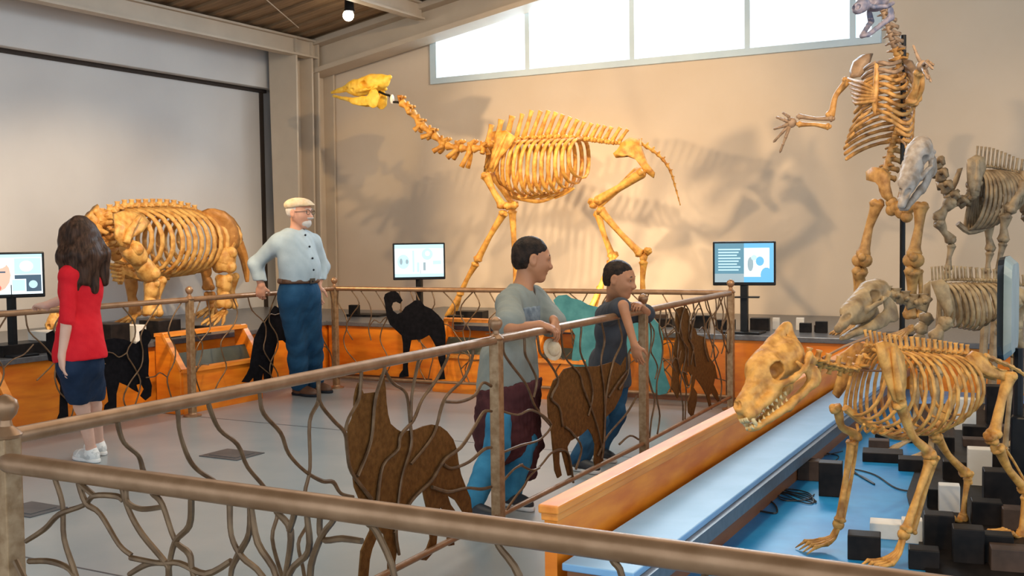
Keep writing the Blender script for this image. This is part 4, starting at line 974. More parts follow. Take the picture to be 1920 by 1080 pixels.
sk.bone('humerus', [P(575,320,.2), P(510,400,.2)], 0.0319); sk.bone('radius', [P(512,410,.2), P(575,500,.2)], 0.0286); sk.bone('metacarpal', [P(574,512,.2), P(556,625,.2)], 0.0202)
sk.bone('pastern', [P(556,632,.2), P(530,700,.2)], 0.0202)
sk.bone('humerus', [P(690,310,-.2), P(735,420,-.2)], 0.0302); sk.bone('radius', [P(735,425,-.2), P(745,540,-.2)], 0.0269); sk.bone('metacarpal', [P(742,545,-.2), P(730,640,-.2)], 0.0202)
sk.bone('femur', [P(905,240,.18), P(820,370,.18)], 0.0353); sk.bone('tibia', [P(812,380,.18), P(800,500,.18)], 0.0286); sk.bone('metatarsal', [P(800,505,.18), P(775,640,.18)], 0.0202)
sk.bone('femur', [P(930,240,-.18), P(900,370,-.18)], 0.0353); sk.bone('tibia', [P(900,380,-.18), P(960,520,-.18)], 0.0286)
sk.plate('hip_blade', [P(880,190,.16), P(930,180,.1), P(980,215,.12), P(1010,260,.16), P(960,270,.16), P(900,260,.18)], .03)
mb = MB(); mb.tube([P(600,420), P(650,455), P(720,445)], [.02, .025, .012], 7, smooth=3); obj('sternum', mb, sk.m, sk.root)
for q, o_ in (((530, 700), .2), ((730, 640), -.2), ((775, 640), .18), ((960, 520), -.18)):
    a = P(*q, o_); mb = MB(); mb.tube([a, V((a.x-.03, a.y-.03, PZ+.08)), V((a.x-.05, a.y-.05, PZ))], [.026, .03, .05], 8, smooth=2); obj('hoof', mb, sk.m, sk.root)
nose, back = atd(1692, 372, 7.05), atd(1734, 280, 7.30)
put_skull(sk, 'horse', nose, back, -RT*.62 - FW*.75 + V((0, 0, .2)), (nose-back).length*1.18, M['b_pale'], label='pale whitish skull')

# second canine, between the bear and the wolf
hc = atd(1780, 600, 5.9); dirh = V((.93, .36, 0)).normalized()
sk = Skel('tapir_skeleton', (hc.x, hc.y, PZ), 'greyish long snouted skeleton standing behind the wolf skeleton, head lowered', 'skeleton', M['b_wolf2'], V((dirh.y, -dirh.x, 0)))
sk.c0 = V(hc); P = lambda x, y, o=0: sk.P(*zh(x, y), o)
spine_run(sk, P, subdiv([(490,680),(560,668),(640,668),(760,672),(880,690),(960,710)], 24), .95, lambda t: (-.005+.0*t, 0, .085-.035*t))
quad_ribs(sk, P, [(500,690),(640,685),(800,690)], [(520,870),(610,880),(670,890),(760,830),(830,780)], 13, .14, .0075, .03)
sk.plate('shoulder_blade', [P(480,675,.15), P(530,665,.15), P(560,690,.15), P(570,740,.16), P(580,800,.17), P(560,840,.18), P(540,810,.16), P(505,740,.15)], .014)
sk.plate('shoulder_blade', [P(450,690,-.15), P(480,670,-.15), P(480,760,-.15), P(460,820,-.15), P(445,760,-.15)], .014)
for i, (a, b) in enumerate(zip([(290,735),(330,745),(370,758),(410,772),(450,770)], [(330,745),(370,758),(410,772),(450,770),(490,690)])):
    a, b = P(*a), P(*b); sk.vert(a, b-a, .085, V((0, 0, .05)), wing=1.1)
nose, back = atd(1572, 606, 5.35), atd(1662, 556, 5.62)
put_skull(sk, 'horse', nose, back, (-.3, 0, 1), (nose-back).length*1.1, M['b_wolf2'], jaw_open=.05)
for nm, a, b, r_ in (('humerus', (560,840,.16), (490,930,.16), .028), ('radius', (490,935,.16), (520,1080,.16), .022), ('humerus', (470,820,-.15), (430,900,-.15), .028), ('radius', (430,905,-.15), (440,1060,-.15), .022),
                     ('femur', (860,750,.14), (790,880,.14), .028), ('tibia', (790,885,.14), (850,1000,.14), .024), ('femur', (900,750,-.14), (850,880,-.14), .028), ('tibia', (850,885,-.14), (900,1000,-.14), .024)):
    sk.bone(nm, [P(*a), P(*b)], r_)
for q in ((520,1080,.16), (440,1060,-.15), (850,1000,.14), (900,1000,-.14)):
    a = P(*q); b = V((a.x-.04, a.y-.02, PZ+.09)); sk.bone('metapodial', [a, b], 0.0151); sk.foot(b, (-1, -.3, 0), .14, 4, drop=.5)
sk.plate('hip_blade', [P(800,690,.12), P(850,685,.1), P(900,720,.12), P(930,760,.14), P(890,770,.14), P(830,730,.14)], .02)

# dire wolf in front
zw = lambda x, y: (1300+.4444*x, 600+.4444*y)
fl = atz(1690, 1045, PZ); hl = atz(1905, 1025, PZ)
dirw = (atd(1860, 700, 4.5) - atd(1620, 700, 4.12)); dirw.z = 0; dirw.normalize()
cw = atd(1720, 700, 4.28)
sk = Skel('wolf_skeleton', (cw.x, cw.y, PZ), 'tan wolf skeleton with a large toothed skull standing on the blue deck', 'skeleton', M['b_wolf'], V((dirw.y, -dirw.x, 0)))
sk.c0 = V(cw); P = lambda x, y, o=0: sk.P(*zw(x, y), o)
spine_run(sk, P, subdiv([(735,105),(800,112),(870,120),(950,125),(1030,132),(1100,140),(1180,148)], 21), .92, lambda t: (-.01+.01*t, -.0, .058-.018*t), wing=1.0)
quad_ribs(sk, P, [(745,120),(900,135),(1080,150)], [(665,400),(740,440),(840,480),(930,485),(1010,460),(1090,400)], 13, .150, .0062, .035)
mb = MB(); mb.tube([P(640,370), P(690,410), P(760,455), P(850,492), P(920,500)], [.014, .016, .016, .013, .008], 7, smooth=3); obj('sternum', mb, sk.m, sk.root)
for k in range(8):
    mb = MB(); mb.tube([P(720+k*42, 440+k*6 if k < 5 else 470-(k-5)*14, .10), P(700+k*32, 470+k*4, .05), P(690+k*30, 440+k*8, .01)], .0055, 5, smooth=3); obj('rib_cartilage', mb, sk.m, sk.root)
sk.plate('shoulder_blade', [P(770,100,.15), P(800,88,.14), P(850,100,.14), P(885,150,.15), P(895,230,.16), P(888,320,.17), P(870,355,.18), P(845,340,.17), P(815,260,.16), P(785,170,.15)], .012, ridge=[P(830,110,.155), P(845,220,.165), P(862,335,.18)])
sk.plate('shoulder_blade', [P(620,150,-.14), P(690,90,-.14), P(715,100,-.14), P(690,190,-.15), P(640,290,-.15), P(610,330,-.15), P(590,310,-.15), P(610,240,-.15)], .012)
nkw = [(480,165),(520,175),(560,190),(605,198),(650,205),(695,195),(740,130)]
for i in range(len(nkw)-1):
    a, b = P(*nkw[i], .0), P(*nkw[i+1], .0); sk.vert(a, b-a, .042, V((0.01, 0, .042)), wing=1.6); sk.vert((a+b)/2, b-a, .036, V((-.01, 0, -.03)), wing=1.4)
mb = MB(); mb.tube([P(545,160), P(640,110), P(740,70)], .0045, 6); mb.tube([P(500,185), P(640,210), P(800,215)], .0045, 6); mb.tube([P(545,165), P(740,205)], .0045, 6); obj('support_rod', mb, M['bronze'], sk.root)
sk.bone('humerus', [P(862,345,.17), P(925,490,.17), P(1000,575,.17)], 0.0193); sk.bone('radius', [P(1000,590,.17), P(950,730,.17), P(895,890,.17)], 0.0160); sk.bone('ulna', [P(1025,575,.16), P(985,700,.15), P(925,900,.15)], 0.0109)
sk.bone('humerus', [P(595,365,-.14), P(625,450,-.14), P(690,500,-.14)], 0.0176); sk.bone('radius', [P(668,510,-.14), P(645,660,-.14), P(615,850,-.14)], 0.0151); sk.bone('ulna', [P(690,500,-.15), P(672,640,-.16), P(630,850,-.16)], 0.0092)
def pawfoot(a, fwd, L=.16, n=4, wr=.6):
    f = V(fwd).normalized(); sd = f.cross(V((0, 0, 1))); mb = MB(); mb.ell(a, .024, 8, 6)
    for i in range(n):
        u = (i-(n-1)/2)/(n-1); s0 = sd*u*.045; h0 = a.z-PZ
        p1 = a + f*L*.15 + s0*.7 - V((0, 0, h0*.5)); p2 = a + f*L*.4 + s0*1.3; p2.z = PZ+.035; p3 = a + f*L*.75 + s0*1.9; p3.z = PZ+.03; p4 = a + f*L + s0*2.1; p4.z = PZ+.006
        mb.tube([a+s0*.3, p1, p2], [.009, .007, .010], 6, smooth=2); mb.tube([p2, (p2+p3)/2, p3], [.010, .0065, .009], 6); mb.tube([p3, p4], [.008, .002], 6)
        mb.ell(p2, .0105, 7, 5); mb.ell(p3, .0095, 7, 5)
    return obj('foot', mb, sk.m, sk.root, angle=180)
fw_ = V((-.75, -.66, 0))
pawfoot(P(888, 905, .16), fw_); pawfoot(P(612, 862, -.15), fw_)
sk.plate('hip_blade', [P(1150,160,.07), P(1180,130,.06), P(1215,140,.07), P(1250,185,.1), P(1300,215,.12), P(1340,215,.12), P(1350,235,.12), P(1310,255,.12), P(1250,240,.11), P(1200,215,.1)], .014)
sk.plate('hip_blade', [P(1110,155,-.07), P(1150,130,-.06), P(1190,140,-.07), P(1230,185,-.1), P(1290,225,-.12), P(1270,255,-.12), P(1200,235,-.11), P(1150,210,-.1)], .014)
sk.bone('femur', [P(1335,225,.12), P(1300,340,.13), P(1265,490,.14)], 0.0218); sk.bone('tibia', [P(1280,535,.14), P(1330,630,.14), P(1400,720,.14)], 0.0193)
sk.bone('fibula', [P(1315,540,.15), P(1360,610,.15), P(1410,700,.15)], 0.0059); sk.bone('kneecap', [P(1250,480,.14), P(1262,520,.14)], 0.0185)
sk.bone('heel_bone', [P(1420,700,.14), P(1405,750,.14)], 0.0134); sk.bone('metatarsal', [P(1402,745,.14), P(1385,900,.14)], 0.0134)
pawfoot(P(1385, 905, .14), fw_)
sk.bone('femur', [P(1165,185,-.12), P(1100,320,-.13), P(1030,465,-.14)], 0.0210); sk.bone('tibia', [P(1022,490,-.14), P(1075,570,-.14), P(1150,650,-.14)], 0.0185)
sk.bone('kneecap', [P(1010,460,-.14), P(1020,500,-.14)], 0.0168); sk.bone('metatarsal', [P(1158,665,-.14), P(1138,830,-.14)], 0.0126); sk.bone('heel_bone', [P(1168,640,-.14), P(1160,690,-.14)], 0.0118)
pawfoot(P(1138, 838, -.14), fw_)
tl = subdiv([(1230,150),(1290,175),(1350,200),(1410,240),(1470,300),(1510,380)], 12)
for i in range(11):
    a, b = P(*tl[i]), P(*tl[i+1]); mb = MB(); r_ = .014-.0007*i; mb.tube([a, a+(b-a)*.2, a+(b-a)*.6, b], [r_*.8, r_, r_*.6, r_*.8], 6); obj('tail_bone', mb, sk.m, sk.root)
nose, back = atd(1382, 768, 3.74), atd(1516, 662, 3.98)
put_skull(sk, 'wolf', nose, back, (-.42, -.12, 1), (nose-back).length*1.04, M['b_wolf'], teeth=True, jaw_open=.02)

# ================================================================ people
def basis(f, up=(0, 0, 1)):
    f = V(f).normalized(); s = f.cross(V(up)).normalized(); u = s.cross(f); return f, s, u
class Human:
    def __init__(s, base, label, J, f, hf, hh, sc, h, skin, up_h=(0, 0, 1)):
        s.J = {k: V(v) for k, v in J.items()}; s.f, s.s, s.u = basis(f); s.hf, s.hs, s.hu = basis(hf, up_h); s.hh = hh; s.sc = sc; s.h = h
        s.root = thing('person', base, label, 'person'); s.skin = skin
        a = np.array([list(v) for v in s.J.values()]); m = .22*sc + .06
        s.lo = a.min(0)-m; s.hi = a.max(0)+m; s.lo[2] = -.02; s.hi[2] = s.J['head'].z + hh*.75
        s.hand = None; s.tw = 1.0; s.fat = 0
    def hp(s, f, x, u): return s.J['head'] + (s.hf*f + s.hs*x + s.hu*u)*s.hh
    def torso(s, D, e=0.0, k=.07):
        J, c = s.J, s.sc; R = [s.s, s.f, s.u]
        top = J['neck']; pel = J['pelvis']; up = (top-pel); L = up.length; ud = up.normalized()
        ss = (V(s.s) - ud*V(s.s).dot(ud)).normalized(); ff = ud.cross(ss); ff = ff if ff.dot(s.f) > 0 else -ff; R = [ss, ff, ud]
        w_ = s.tw
        D.ell(pel, (.155*c*w_+e, .105*c*w_+e+s.fat*.4, .13*c+e), R, k)
        D.ell(pel+ud*L*.36+ff*s.fat*.5, (.135*c*w_+e+s.fat*.5, .095*c*w_+e+s.fat, .17*c+e), R, k)
        D.ell(pel+ud*L*.70, (.150*c*w_+e, .105*c*w_+e+s.fat*.3, .17*c+e), R, k)
        D.cone(J['shR']-ud*.01*c, J['shL']-ud*.01*c, .055*c+e, .055*c+e, k)
        D.cone(J['shR']*.55+top*.45, top-ud*.02*c, .045*c+e, .05*c+e, k); D.cone(J['shL']*.55+top*.45, top-ud*.02*c, .045*c+e, .05*c+e, k)
    def arm(s, D, sd, e=0.0, stop=1.0, k=.04, flare=0):
        J, c = s.J, s.sc; a, b, w_ = J['sh'+sd], J['el'+sd], J['wr'+sd]
        if stop >= 1: D.cone(a, b, .050*c+e, .039*c+e, k); t = stop-1
        else: D.cone(a, a+(b-a)*stop, .050*c+e, .042*c+e+flare, k); return
        if t > 0: D.cone(b, b+(w_-b)*t, .040*c+e, (.040-.014*t)*c+e+flare, k)
    def leg(s, D, sd, e=0.0, stop=2.0, k=.05, flare=0):
        J, c = s.J, s.sc; a, b, w_ = J['hip'+sd], J['kn'+sd], J['an'+sd]
        if stop <= 1: D.cone(a, a+(b-a)*stop, .080*c+e, (.08-.024*stop)*c+e+flare, k); return
        D.cone(a, b, .080*c+e, .055*c+e, k); t = stop-1; m = b+(w_-b)*.35
        D.cone(b, m, .052*c+e, .052*c+e, k); D.cone(m, b+(w_-b)*t, .052*c+e, (.036)*c+e+flare, k)
    def handsdf(s, D, sd, dirv, palm, thumb, curl, spread=.0):
        """dirv: along the hand, palm: palm normal, thumb: towards the thumb side"""
        c = s.sc; w_ = s.J['wr'+sd]; d = V(dirv).normalized(); n = V(palm); n = (n-d*n.dot(d)).normalized(); t = d.cross(n); t = t if t.dot(V(thumb)) > 0 else -t
        pc = w_ + d*.048*c; D.ell(pc, (.052*c, .042*c, .017*c), [d, t, n], .015)
        D.cone(w_, pc, .025*c, .024*c, .02, sq=.75, sqax=n)
        for i, (ln, off) in enumerate(((.070, .030), (.078, .010), (.072, -.011), (.056, -.031))):
            p = w_ + d*(.088-.006*abs(i-1))*c + t*off*c; ang = curl*.7; q = [p]; L = ln*c
            for seg, fr in enumerate((.45, .32, .23)):
                dd = (d*math.cos(ang) + n*math.sin(ang) + t*spread*(1.5-i)*.2).normalized(); q.append(q[-1]+dd*L*fr); ang += curl*(.9 if seg == 0 else .6)
            for a, b, ra, rb in zip(q, q[1:], (.0092, .0085, .0078), (.0085, .0078, .0068)): D.cone(a, b, ra*c, rb*c, .004)
            D.cone(w_+d*.04*c+t*off*.8*c, p, .012*c, .0095*c, .008)
        b0 = w_ + d*.022*c + t*.030*c; b1 = b0 + (d*.6+t*.65+n*.35).normalized()*.038*c; b2 = b1 + (d*.85+t*.1+n*.5).normalized()*.032*c; b3 = b2 + (d*.85-t*.1+n*.5).normalized()*.022*c
        D.cone(b0, b1, .014*c, .0115*c, .012); D.cone(b1, b2, .011*c, .0095*c, .004); D.cone(b2, b3, .0095*c, .0075*c, .004)
    def headsdf(s, D):
        h = s.hh; R = [s.hf, s.hs, s.hu]; E = lambda c, r, k=.03, mode='add': D.ell(s.hp(*c), np.array(r)*h, R, k, mode)
        C = lambda a, b, ra, rb, k=.015, mode='add': D.cone(s.hp(*a), s.hp(*b), ra*h, rb*h, k, mode)
        E((-.06, 0, .13), (.42, .33, .36)); E((.13, 0, -.10), (.245, .265, .34), .05); C((.24, -.04, -.40), (.24, .04, -.40), .085, .085, .03)
        for g_ in (-1, 1):
            C((-.03, g_*.25, -.16), (.20, g_*.10, -.38), .085, .075, .035); E((.20, g_*.15, -.10), (.13, .10, .12), .035)
            E((.36, g_*.135, .035), (.09, .085, .055), .025, 'sub'); C((.30, g_*.21, .10), (.345, g_*.06, .095), .035, .04, .02)
            E((.285, g_*.135, .035), (.07, .075, .07), .012); E((.43, g_*.045, -.135), (.035, .032, .028), .015)
            E((-.04, g_*.37, .0), (.09, .045, .14), .010); E((-.01, g_*.415, .02), (.05, .03, .085), .008, 'sub'); E((-.01, g_*.34, -.10), (.04, .035, .04), .01)
        C((.36, 0, .06), (.415, 0, -.10), .032, .045, .02); E((.425, 0, -.125), (.042, .045, .036), .02)
        E((.345, 0, -.225), (.04, .10, .030), .015); E((.335, 0, -.275), (.04, .085, .030), .015); E((.40, 0, -.248), (.04, .09, .005), .006, 'sub')
        n = s.J['neck']; C((-.10, 0, -.25), (-.10, 0, -.30), .185, .185, .03); D.cone(s.hp(-.08, 0, -.28), n, .175*h+.006, .20*h+.008, .03)
    def body(s, extra=None, thin=-.012, legs=True):
        D = SDF(s.lo, s.hi, s.h); s.torso(D, thin)
        for sd in 'RL':
            s.arm(D, sd, 0, 2.0, .02); s.leg(D, sd, -.003, 2.0, .03)
            an = s.J['an'+sd]; D.cone(an, V((an.x, an.y, .045))+s.f*.02, .036*s.sc, .035*s.sc, .02); D.cone(V((an.x, an.y, .045))-s.f*.02, V((an.x, an.y, .04))+s.foot[sd]*.14*s.sc, .033*s.sc, .025*s.sc, .02)
        for hnd in s.hands: s.handsdf(D, *hnd)
        s.headsdf(D)
        if extra: extra(D)
        return sobj('body', D, s.skin, s.root)
    def cloth(s, name, m, fn, disp=.003, lo=None, hi=None, label=None, f=40):
        D = SDF(lo if lo is not None else s.lo, hi if hi is not None else s.hi, s.h*1.15); fn(D); 
        if disp: D.noise(disp, f, len(name)*3)
        return sobj(name, D, m, s.root, label=label)
    def eyes(s):
        for g_ in (-1, 1):
            mb = MB(); mb.ell(s.hp(.312, g_*.135, .035), s.hh*.052, 14, 10); e = obj('eye', mb, M['eye'], s.root, angle=180)
            c = s.hp(.312, g_*.135, .035); mb = MB(); mb.ell(c + s.hf*s.hh*.034, s.hh*.027, 12, 8); obj('iris', mb, M['iris'], e, angle=180)
            mb = MB(); mb.tube([s.hp(.335, g_*.215, .115), s.hp(.365, g_*.14, .145), s.hp(.375, g_*.06, .125)], [s.hh*.008, s.hh*.017, s.hh*.012], 6, smooth=4); obj('eyebrow', mb, s.brow, s.root, angle=180)
        mb = MB(); mb.tube([s.hp(.335, -.085, -.243), s.hp(.366, -.03, -.230), s.hp(.368, 0, -.235), s.hp(.366, .03, -.230), s.hp(.335, .085, -.243)], [s.hh*.006, s.hh*.020, s.hh*.018, s.hh*.020, s.hh*.006], 7, smooth=4)
        mb.tube([s.hp(.335, -.08, -.252), s.hp(.358, 0, -.268), s.hp(.335, .08, -.252)], [s.hh*.006, s.hh*.022, s.hh*.006], 7, smooth=4); obj('lips', mb, M['lip'], s.root, angle=180)
    def shoe(s, sd, m, L=.27, sole=None):
        an = s.J['an'+sd]; d = V(s.foot[sd]); d.z = 0; d.normalize(); t = d.cross(V((0, 0, 1))); c = s.sc; g0 = V((an.x, an.y, 0)); up = V((0, 0, 1))
        lo = np.array(g0)-.30; hi = np.array(g0)+.30; lo[2] = -.03; hi[2] = .2
        D = SDF(lo, hi, .006)
        D.ell(g0+d*.11*c+up*.035, (.10*c, .046*c, .045*c), [d, t, up], .03); D.ell(g0-d*.02*c+up*.045, (.06*c, .040*c, .05*c), [d, t, up], .03)
        D.cone(g0+up*.05, g0+up*.09*c, .042*c, .038*c, .03); D.cone(g0+d*.05*c+up*.06*c, g0+d*.10*c+up*.045*c, .035*c, .03*c, .03)
        D.ell(g0+up*.115*c, (.03*c, .028*c, .04*c), [d, t, up], .01, 'sub'); D.cut(g0+up*.018, (0, 0, -1))
        sh = sobj('shoe', D, m, s.root)
        D = SDF(lo, hi, .006); D.ell(g0+d*.11*c+up*.012, (.108*c, .050*c, .06*c), [d, t, up], .02); D.ell(g0-d*.02*c+up*.012, (.068*c, .043*c, .06*c), [d, t, up], .02)
        D.cut(g0+up*.026, (0, 0, 1)); D.cut(g0+up*.001, (0, 0, -1)); sobj('sole', D, sole or M['sole'], sh)
        mb = MB()
        for k in range(4):
            p = g0 + d*(.055+.022*k)*c + up*(.098-.011*k)*c; mb.tube([p-t*.026*c-up*.01, p+up*.002, p+t*.026*c-up*.01], .0035, 5, smooth=2)
        obj('laces', mb, sole or M['sole'], sh, angle=180)

# ---------------------------------------------------------------- boy in the grey shirt
Xr = -2.62
J = dict(head=atx(998, 487, -2.86), neck=atx(978, 545, -2.90), pelvis=atx(955, 715, -2.90))
body_f = V((1, .02, 0)); ft, fs_, fu = basis(body_f)        # fs_ points to his right (-Y)
J['shR'] = J['neck'] + fs_*.155 + V((.0, 0, -.055)); J['shL'] = J['neck'] - fs_*.155 + V((.0, 0, -.055))
J['elR'] = atx(958, 618, -2.74); J['wrR'] = atx(1012, 609, -2.645)
J['elL'] = atx(1044, 618, -2.74) ; J['wrL'] = atx(1038, 600, -2.62)
J['hipR'] = J['pelvis'] + fs_*.085 + V((0, 0, -.05)); J['hipL'] = J['pelvis'] - fs_*.085 + V((0, 0, -.05))
aR = atz(900, 972, 0); aL = atz(968, 950, 0)
J['anR'] = aR + V((-.05, 0, .075)); J['anL'] = aL + V((-.04, 0, .075))
J['knR'] = (J['hipR']+J['anR'])/2 + V((.06, 0, .0)); J['knL'] = (J['hipL']+J['anL'])/2 + V((.07, 0, 0))
b1 = Human((J['pelvis'].x, J['pelvis'].y, 0), 'boy in grey printed T-shirt and jeans leaning on the railing with folded hands', J, body_f, (.66, .50, -.10), .245, .88, .0050, M['skin'])
b1.brow = M['hair_dark']; b1.foot = {'R': V((1, -.25, 0)), 'L': V((1, -.35, 0))}
b1.hands = [('R', (.75, .35, -.25), (-.3, .1, -1), (-.4, .8, .2), .75), ('L', (.45, -.15, -.85), (-.9, -.35, -.3), (.2, -1, .2), .55)]
b1.body(); b1.eyes()
def f(D):
    b1.torso(D, .014, .06); b1.arm(D, 'R', .022, .80, .04, .020); b1.arm(D, 'L', .022, .80, .04, .020); D.cone(b1.J['pelvis']+V((0, 0, .12)), b1.J['pelvis']+V((-.01, 0, -.03)), .155, .165, .06, sq=1.15, sqax=b1.s)
    D.cut(b1.J['pelvis']+V((0, 0, -.07)), (0.05, 0, -1)); D.cone(b1.J['neck']+V((0, 0, .10)), b1.J['neck']+V((.015, 0, -.0)), .066, .060, .01, 'sub')
b1.cloth('shirt', M['shirt_g'], f, .006, f=30)
# chest print, a thin patch following the shirt front
def f(D):
    b1.torso(D, .023, .06); c = b1.J['pelvis']*.28 + b1.J['neck']*.72; D.cut(c + V((0, 0, .055)), (0, 0, 1)); D.cut(c - V((0, 0, .04)), (0, 0, -1)); D.cut(c + V((.02, 0, 0)), (-1, 0, 0)); D.cut(c+b1.s*.11, tuple(b1.s)); D.cut(c-b1.s*.11, tuple(-b1.s)); D.noise(.006, 30, 15)
b1.cloth('shirt_print', M['shirt_p'], f, 0, label='dark faded band across the chest')
def f(D):
    b1.leg(D, 'R', .018, 1.97, .04, .016); b1.leg(D, 'L', .018, 1.97, .04, .016); D.ell(b1.J['pelvis']-V((0, 0, .02)), (.150, .120, .12), [b1.s, b1.f, b1.u], .05)
b1.cloth('jeans', M['denim_br'], f, .006, f=32)
def f(D):   # jacket knotted round the waist, hanging down over the thighs
    p = b1.J['pelvis']; D.cone(p+V((0, 0, -.02)), p+V((-.02, -.01, -.28)), .165, .165, .05, sq=1.2, sqax=b1.s); D.cone(p+V((.02, .06, -.02)), p+V((.10, .10, -.36)), .07, .05, .05)
    D.cone(p+V((.02, -.06, -.05)), p+V((.0, -.09, -.34)), .10, .095, .05); D.cone(p+V((.0, -.10, .0)), p+V((-.06, -.10, -.30)), .085, .085, .05); D.cut(p+V((0, 0, -.02)), (-.2, 0, 1)); D.ell(p+V((.12, 0, -.05)), (.04, .05, .04), None, .03)
    D.cone(p+V((.07, .05, -.2)), p+V((.10, .02, -.50)), .06, .045, .05)
b1.cloth('tied_jacket', M['maroon'], f, .010, f=34, label='maroon jacket tied round the waist')
def f(D):
    R = [b1.hf, b1.hs, b1.hu]; h_ = b1.hh; D.ell(b1.hp(-.15, 0, .0), (.335*h_, .325*h_, .33*h_), R, .01); D.ell(b1.hp(-.075, 0, .165), (.425*h_, .352*h_, .375*h_), R, .01)
    D.ell(b1.hp(.46, 0, -.16), (.31*h_, .50*h_, .36*h_), R, .02, 'sub'); D.cut(b1.hp(-.25, 0, -.24), tuple((-b1.hu + b1.hf*.22).normalized())); 
    for g_ in (-1, 1): D.ell(b1.hp(.0, g_*.38, -.03), (.10*h_, .12*h_, .15*h_), R, .008, 'sub'); D.ell(b1.hp(.10, g_*.38, -.16), (.12*h_, .14*h_, .14*h_), R, .008, 'sub')
b1.cloth('hair', M['hair_dark'], f, .0022, f=120)
b1.shoe('R', M['shoe_b']); b1.shoe('L', M['shoe_b'])

hc_ = atx(1036, 655, -2.60); mb = MB(); hn = (V((.8, -.5, .35))).normalized()
Mh = hn.to_track_quat('Z', 'Y').to_matrix(); mb.ell(hc_, (.055, .062, .010), 20, 8, Mh); mb.ell(hc_ + hn*.012, (.036, .042, .028), 16, 8, Mh)
setp(obj('round_hat', mb, M['cap']), 'small tan round hat dangling from the folded hands of the taller boy', 'hat')
# ---------------------------------------------------------------- smaller boy
J = dict(head=atx(1162, 524, -2.72), neck=atx(1150, 572, -2.82), pelvis=atx(1142, 708, -2.98))
body_f = V((.96, -.25, 0)).normalized(); ft, fs_, fu = basis(body_f)
J['shR'] = atx(1152, 590, -2.78) + fs_*.09; J['shL'] = J['neck'] - fs_*.14 + V((0, 0, -.05))
J['elR'] = atx(1168, 592, -2.60) + V((0, 0, .0)); J['wrR'] = atx(1190, 648, -2.50)
J['elL'] = atx(1216, 590, -2.66); J['wrL'] = atx(1198, 572, -2.64)
J['elR'].z = max(J['elR'].z, 1.035)
J['hipR'] = J['pelvis'] + fs_*.075 + V((0, 0, -.04)); J['hipL'] = J['pelvis'] - fs_*.075 + V((0, 0, -.04))
aR = atz(1100, 884, 0); aL = atz(1136, 862, 0)
J['anR'] = aR + V((-.05, 0, .07)); J['anL'] = aL + V((-.05, 0, .07))
J['knR'] = (J['hipR']+J['anR'])/2 + V((.05, 0, 0)); J['knL'] = (J['hipL']+J['anL'])/2 + V((.06, 0, 0))
b2 = Human((J['pelvis'].x, J['pelvis'].y, 0), 'smaller boy in a charcoal T-shirt hanging one arm over the railing', J, body_f, (.88, .05, -.16), .232, .80, .0050, M['skin'])
b2.brow = M['hair_dark']; b2.foot = {'R': V((1, -.3, 0)), 'L': V((1, -.5, 0))}
b2.hands = [('R', (.25, .05, -1), (.1, .9, 0), (.9, 0, 0), .35), ('L', (.2, -.9, .1), (-.3, 0, -1), (-.4, 0, .8), .8)]
b2.body(); b2.eyes()
def f(D):
    b2.torso(D, .013, .06); b2.arm(D, 'R', .020, .85, .04, .012); b2.arm(D, 'L', .020, .85, .04, .012); D.cone(b2.J['pelvis']+V((0, 0, .10)), b2.J['pelvis']+V((0, 0, -.03)), .135, .145, .05, sq=1.1, sqax=b2.s)
    D.cut(b2.J['pelvis']+V((0, 0, -.06)), (0, 0, -1)); D.cone(b2.J['neck']+V((0.02, 0, .09)), b2.J['neck']+V((.015, 0, .01)), .060, .054, .01, 'sub')
b2.cloth('shirt', M['shirt_d'], f, .005, f=32)
def f(D):
    b2.leg(D, 'R', .016, 1.95, .04, .018); b2.leg(D, 'L', .016, 1.95, .04, .018); D.ell(b2.J['pelvis']-V((0, 0, .02)), (.135, .11, .11), [b2.s, b2.f, b2.u], .05)
b2.cloth('trousers', M['denim'], f, .006, f=34)
def f(D):
    R = [b2.hf, b2.hs, b2.hu]; h_ = b2.hh; D.ell(b2.hp(-.15, 0, .0), (.335*h_, .325*h_, .33*h_), R, .01); D.ell(b2.hp(-.075, 0, .16), (.42*h_, .348*h_, .368*h_), R, .01)
    D.ell(b2.hp(.46, 0, -.17), (.31*h_, .50*h_, .36*h_), R, .02, 'sub'); D.cut(b2.hp(-.25, 0, -.22), tuple((-b2.hu + b2.hf*.22).normalized()))
    for g_ in (-1, 1): D.ell(b2.hp(.0, g_*.38, -.03), (.10*h_, .12*h_, .15*h_), R, .008, 'sub'); D.ell(b2.hp(.10, g_*.38, -.16), (.12*h_, .14*h_, .14*h_), R, .008, 'sub')
b2.cloth('hair', M['hair_dark'], f, .0018, f=120)
b2.shoe('R', M['shoe_b']); b2.shoe('L', M['shoe_b'])

# ---------------------------------------------------------------- girl in red
dg = 6.9; A_ = lambda x, y, o=0: atd(x, y, dg+o)
J = dict(head=A_(147, 441, .02), neck=A_(152, 490), pelvis=A_(150, 664))
body_f = V((-.78, .60, 0)).normalized(); ft, fs_, fu = basis(body_f)
J['shR'] = J['neck'] + fs_*.165 + V((0, 0, -.06)); J['shL'] = J['neck'] - fs_*.165 + V((0, 0, -.06))
J['shR'] = A_(172, 515, .1); J['shL'] = A_(130, 515, -.1)
J['elL'] = A_(126, 600, -.14); J['wrL'] = A_(116, 668, -.14)
J['elR'] = A_(124, 560, .22); J['wrR'] = atz(78, 576, 1.0)
J['wrR'] = A_(84, 573, .16)
J['hipL'] = A_(136, 690, -.06); J['hipR'] = A_(166, 690, .06)
aL = atz(178, 862, 0); aR = atz(152, 862, 0); aL = atz(184, 856, 0); aR = atz(160, 864, 0)
J['anL'] = atz(172, 866, 0); J['anR'] = atz(186, 852, 0)
J['anL'].z = J['anR'].z = .085
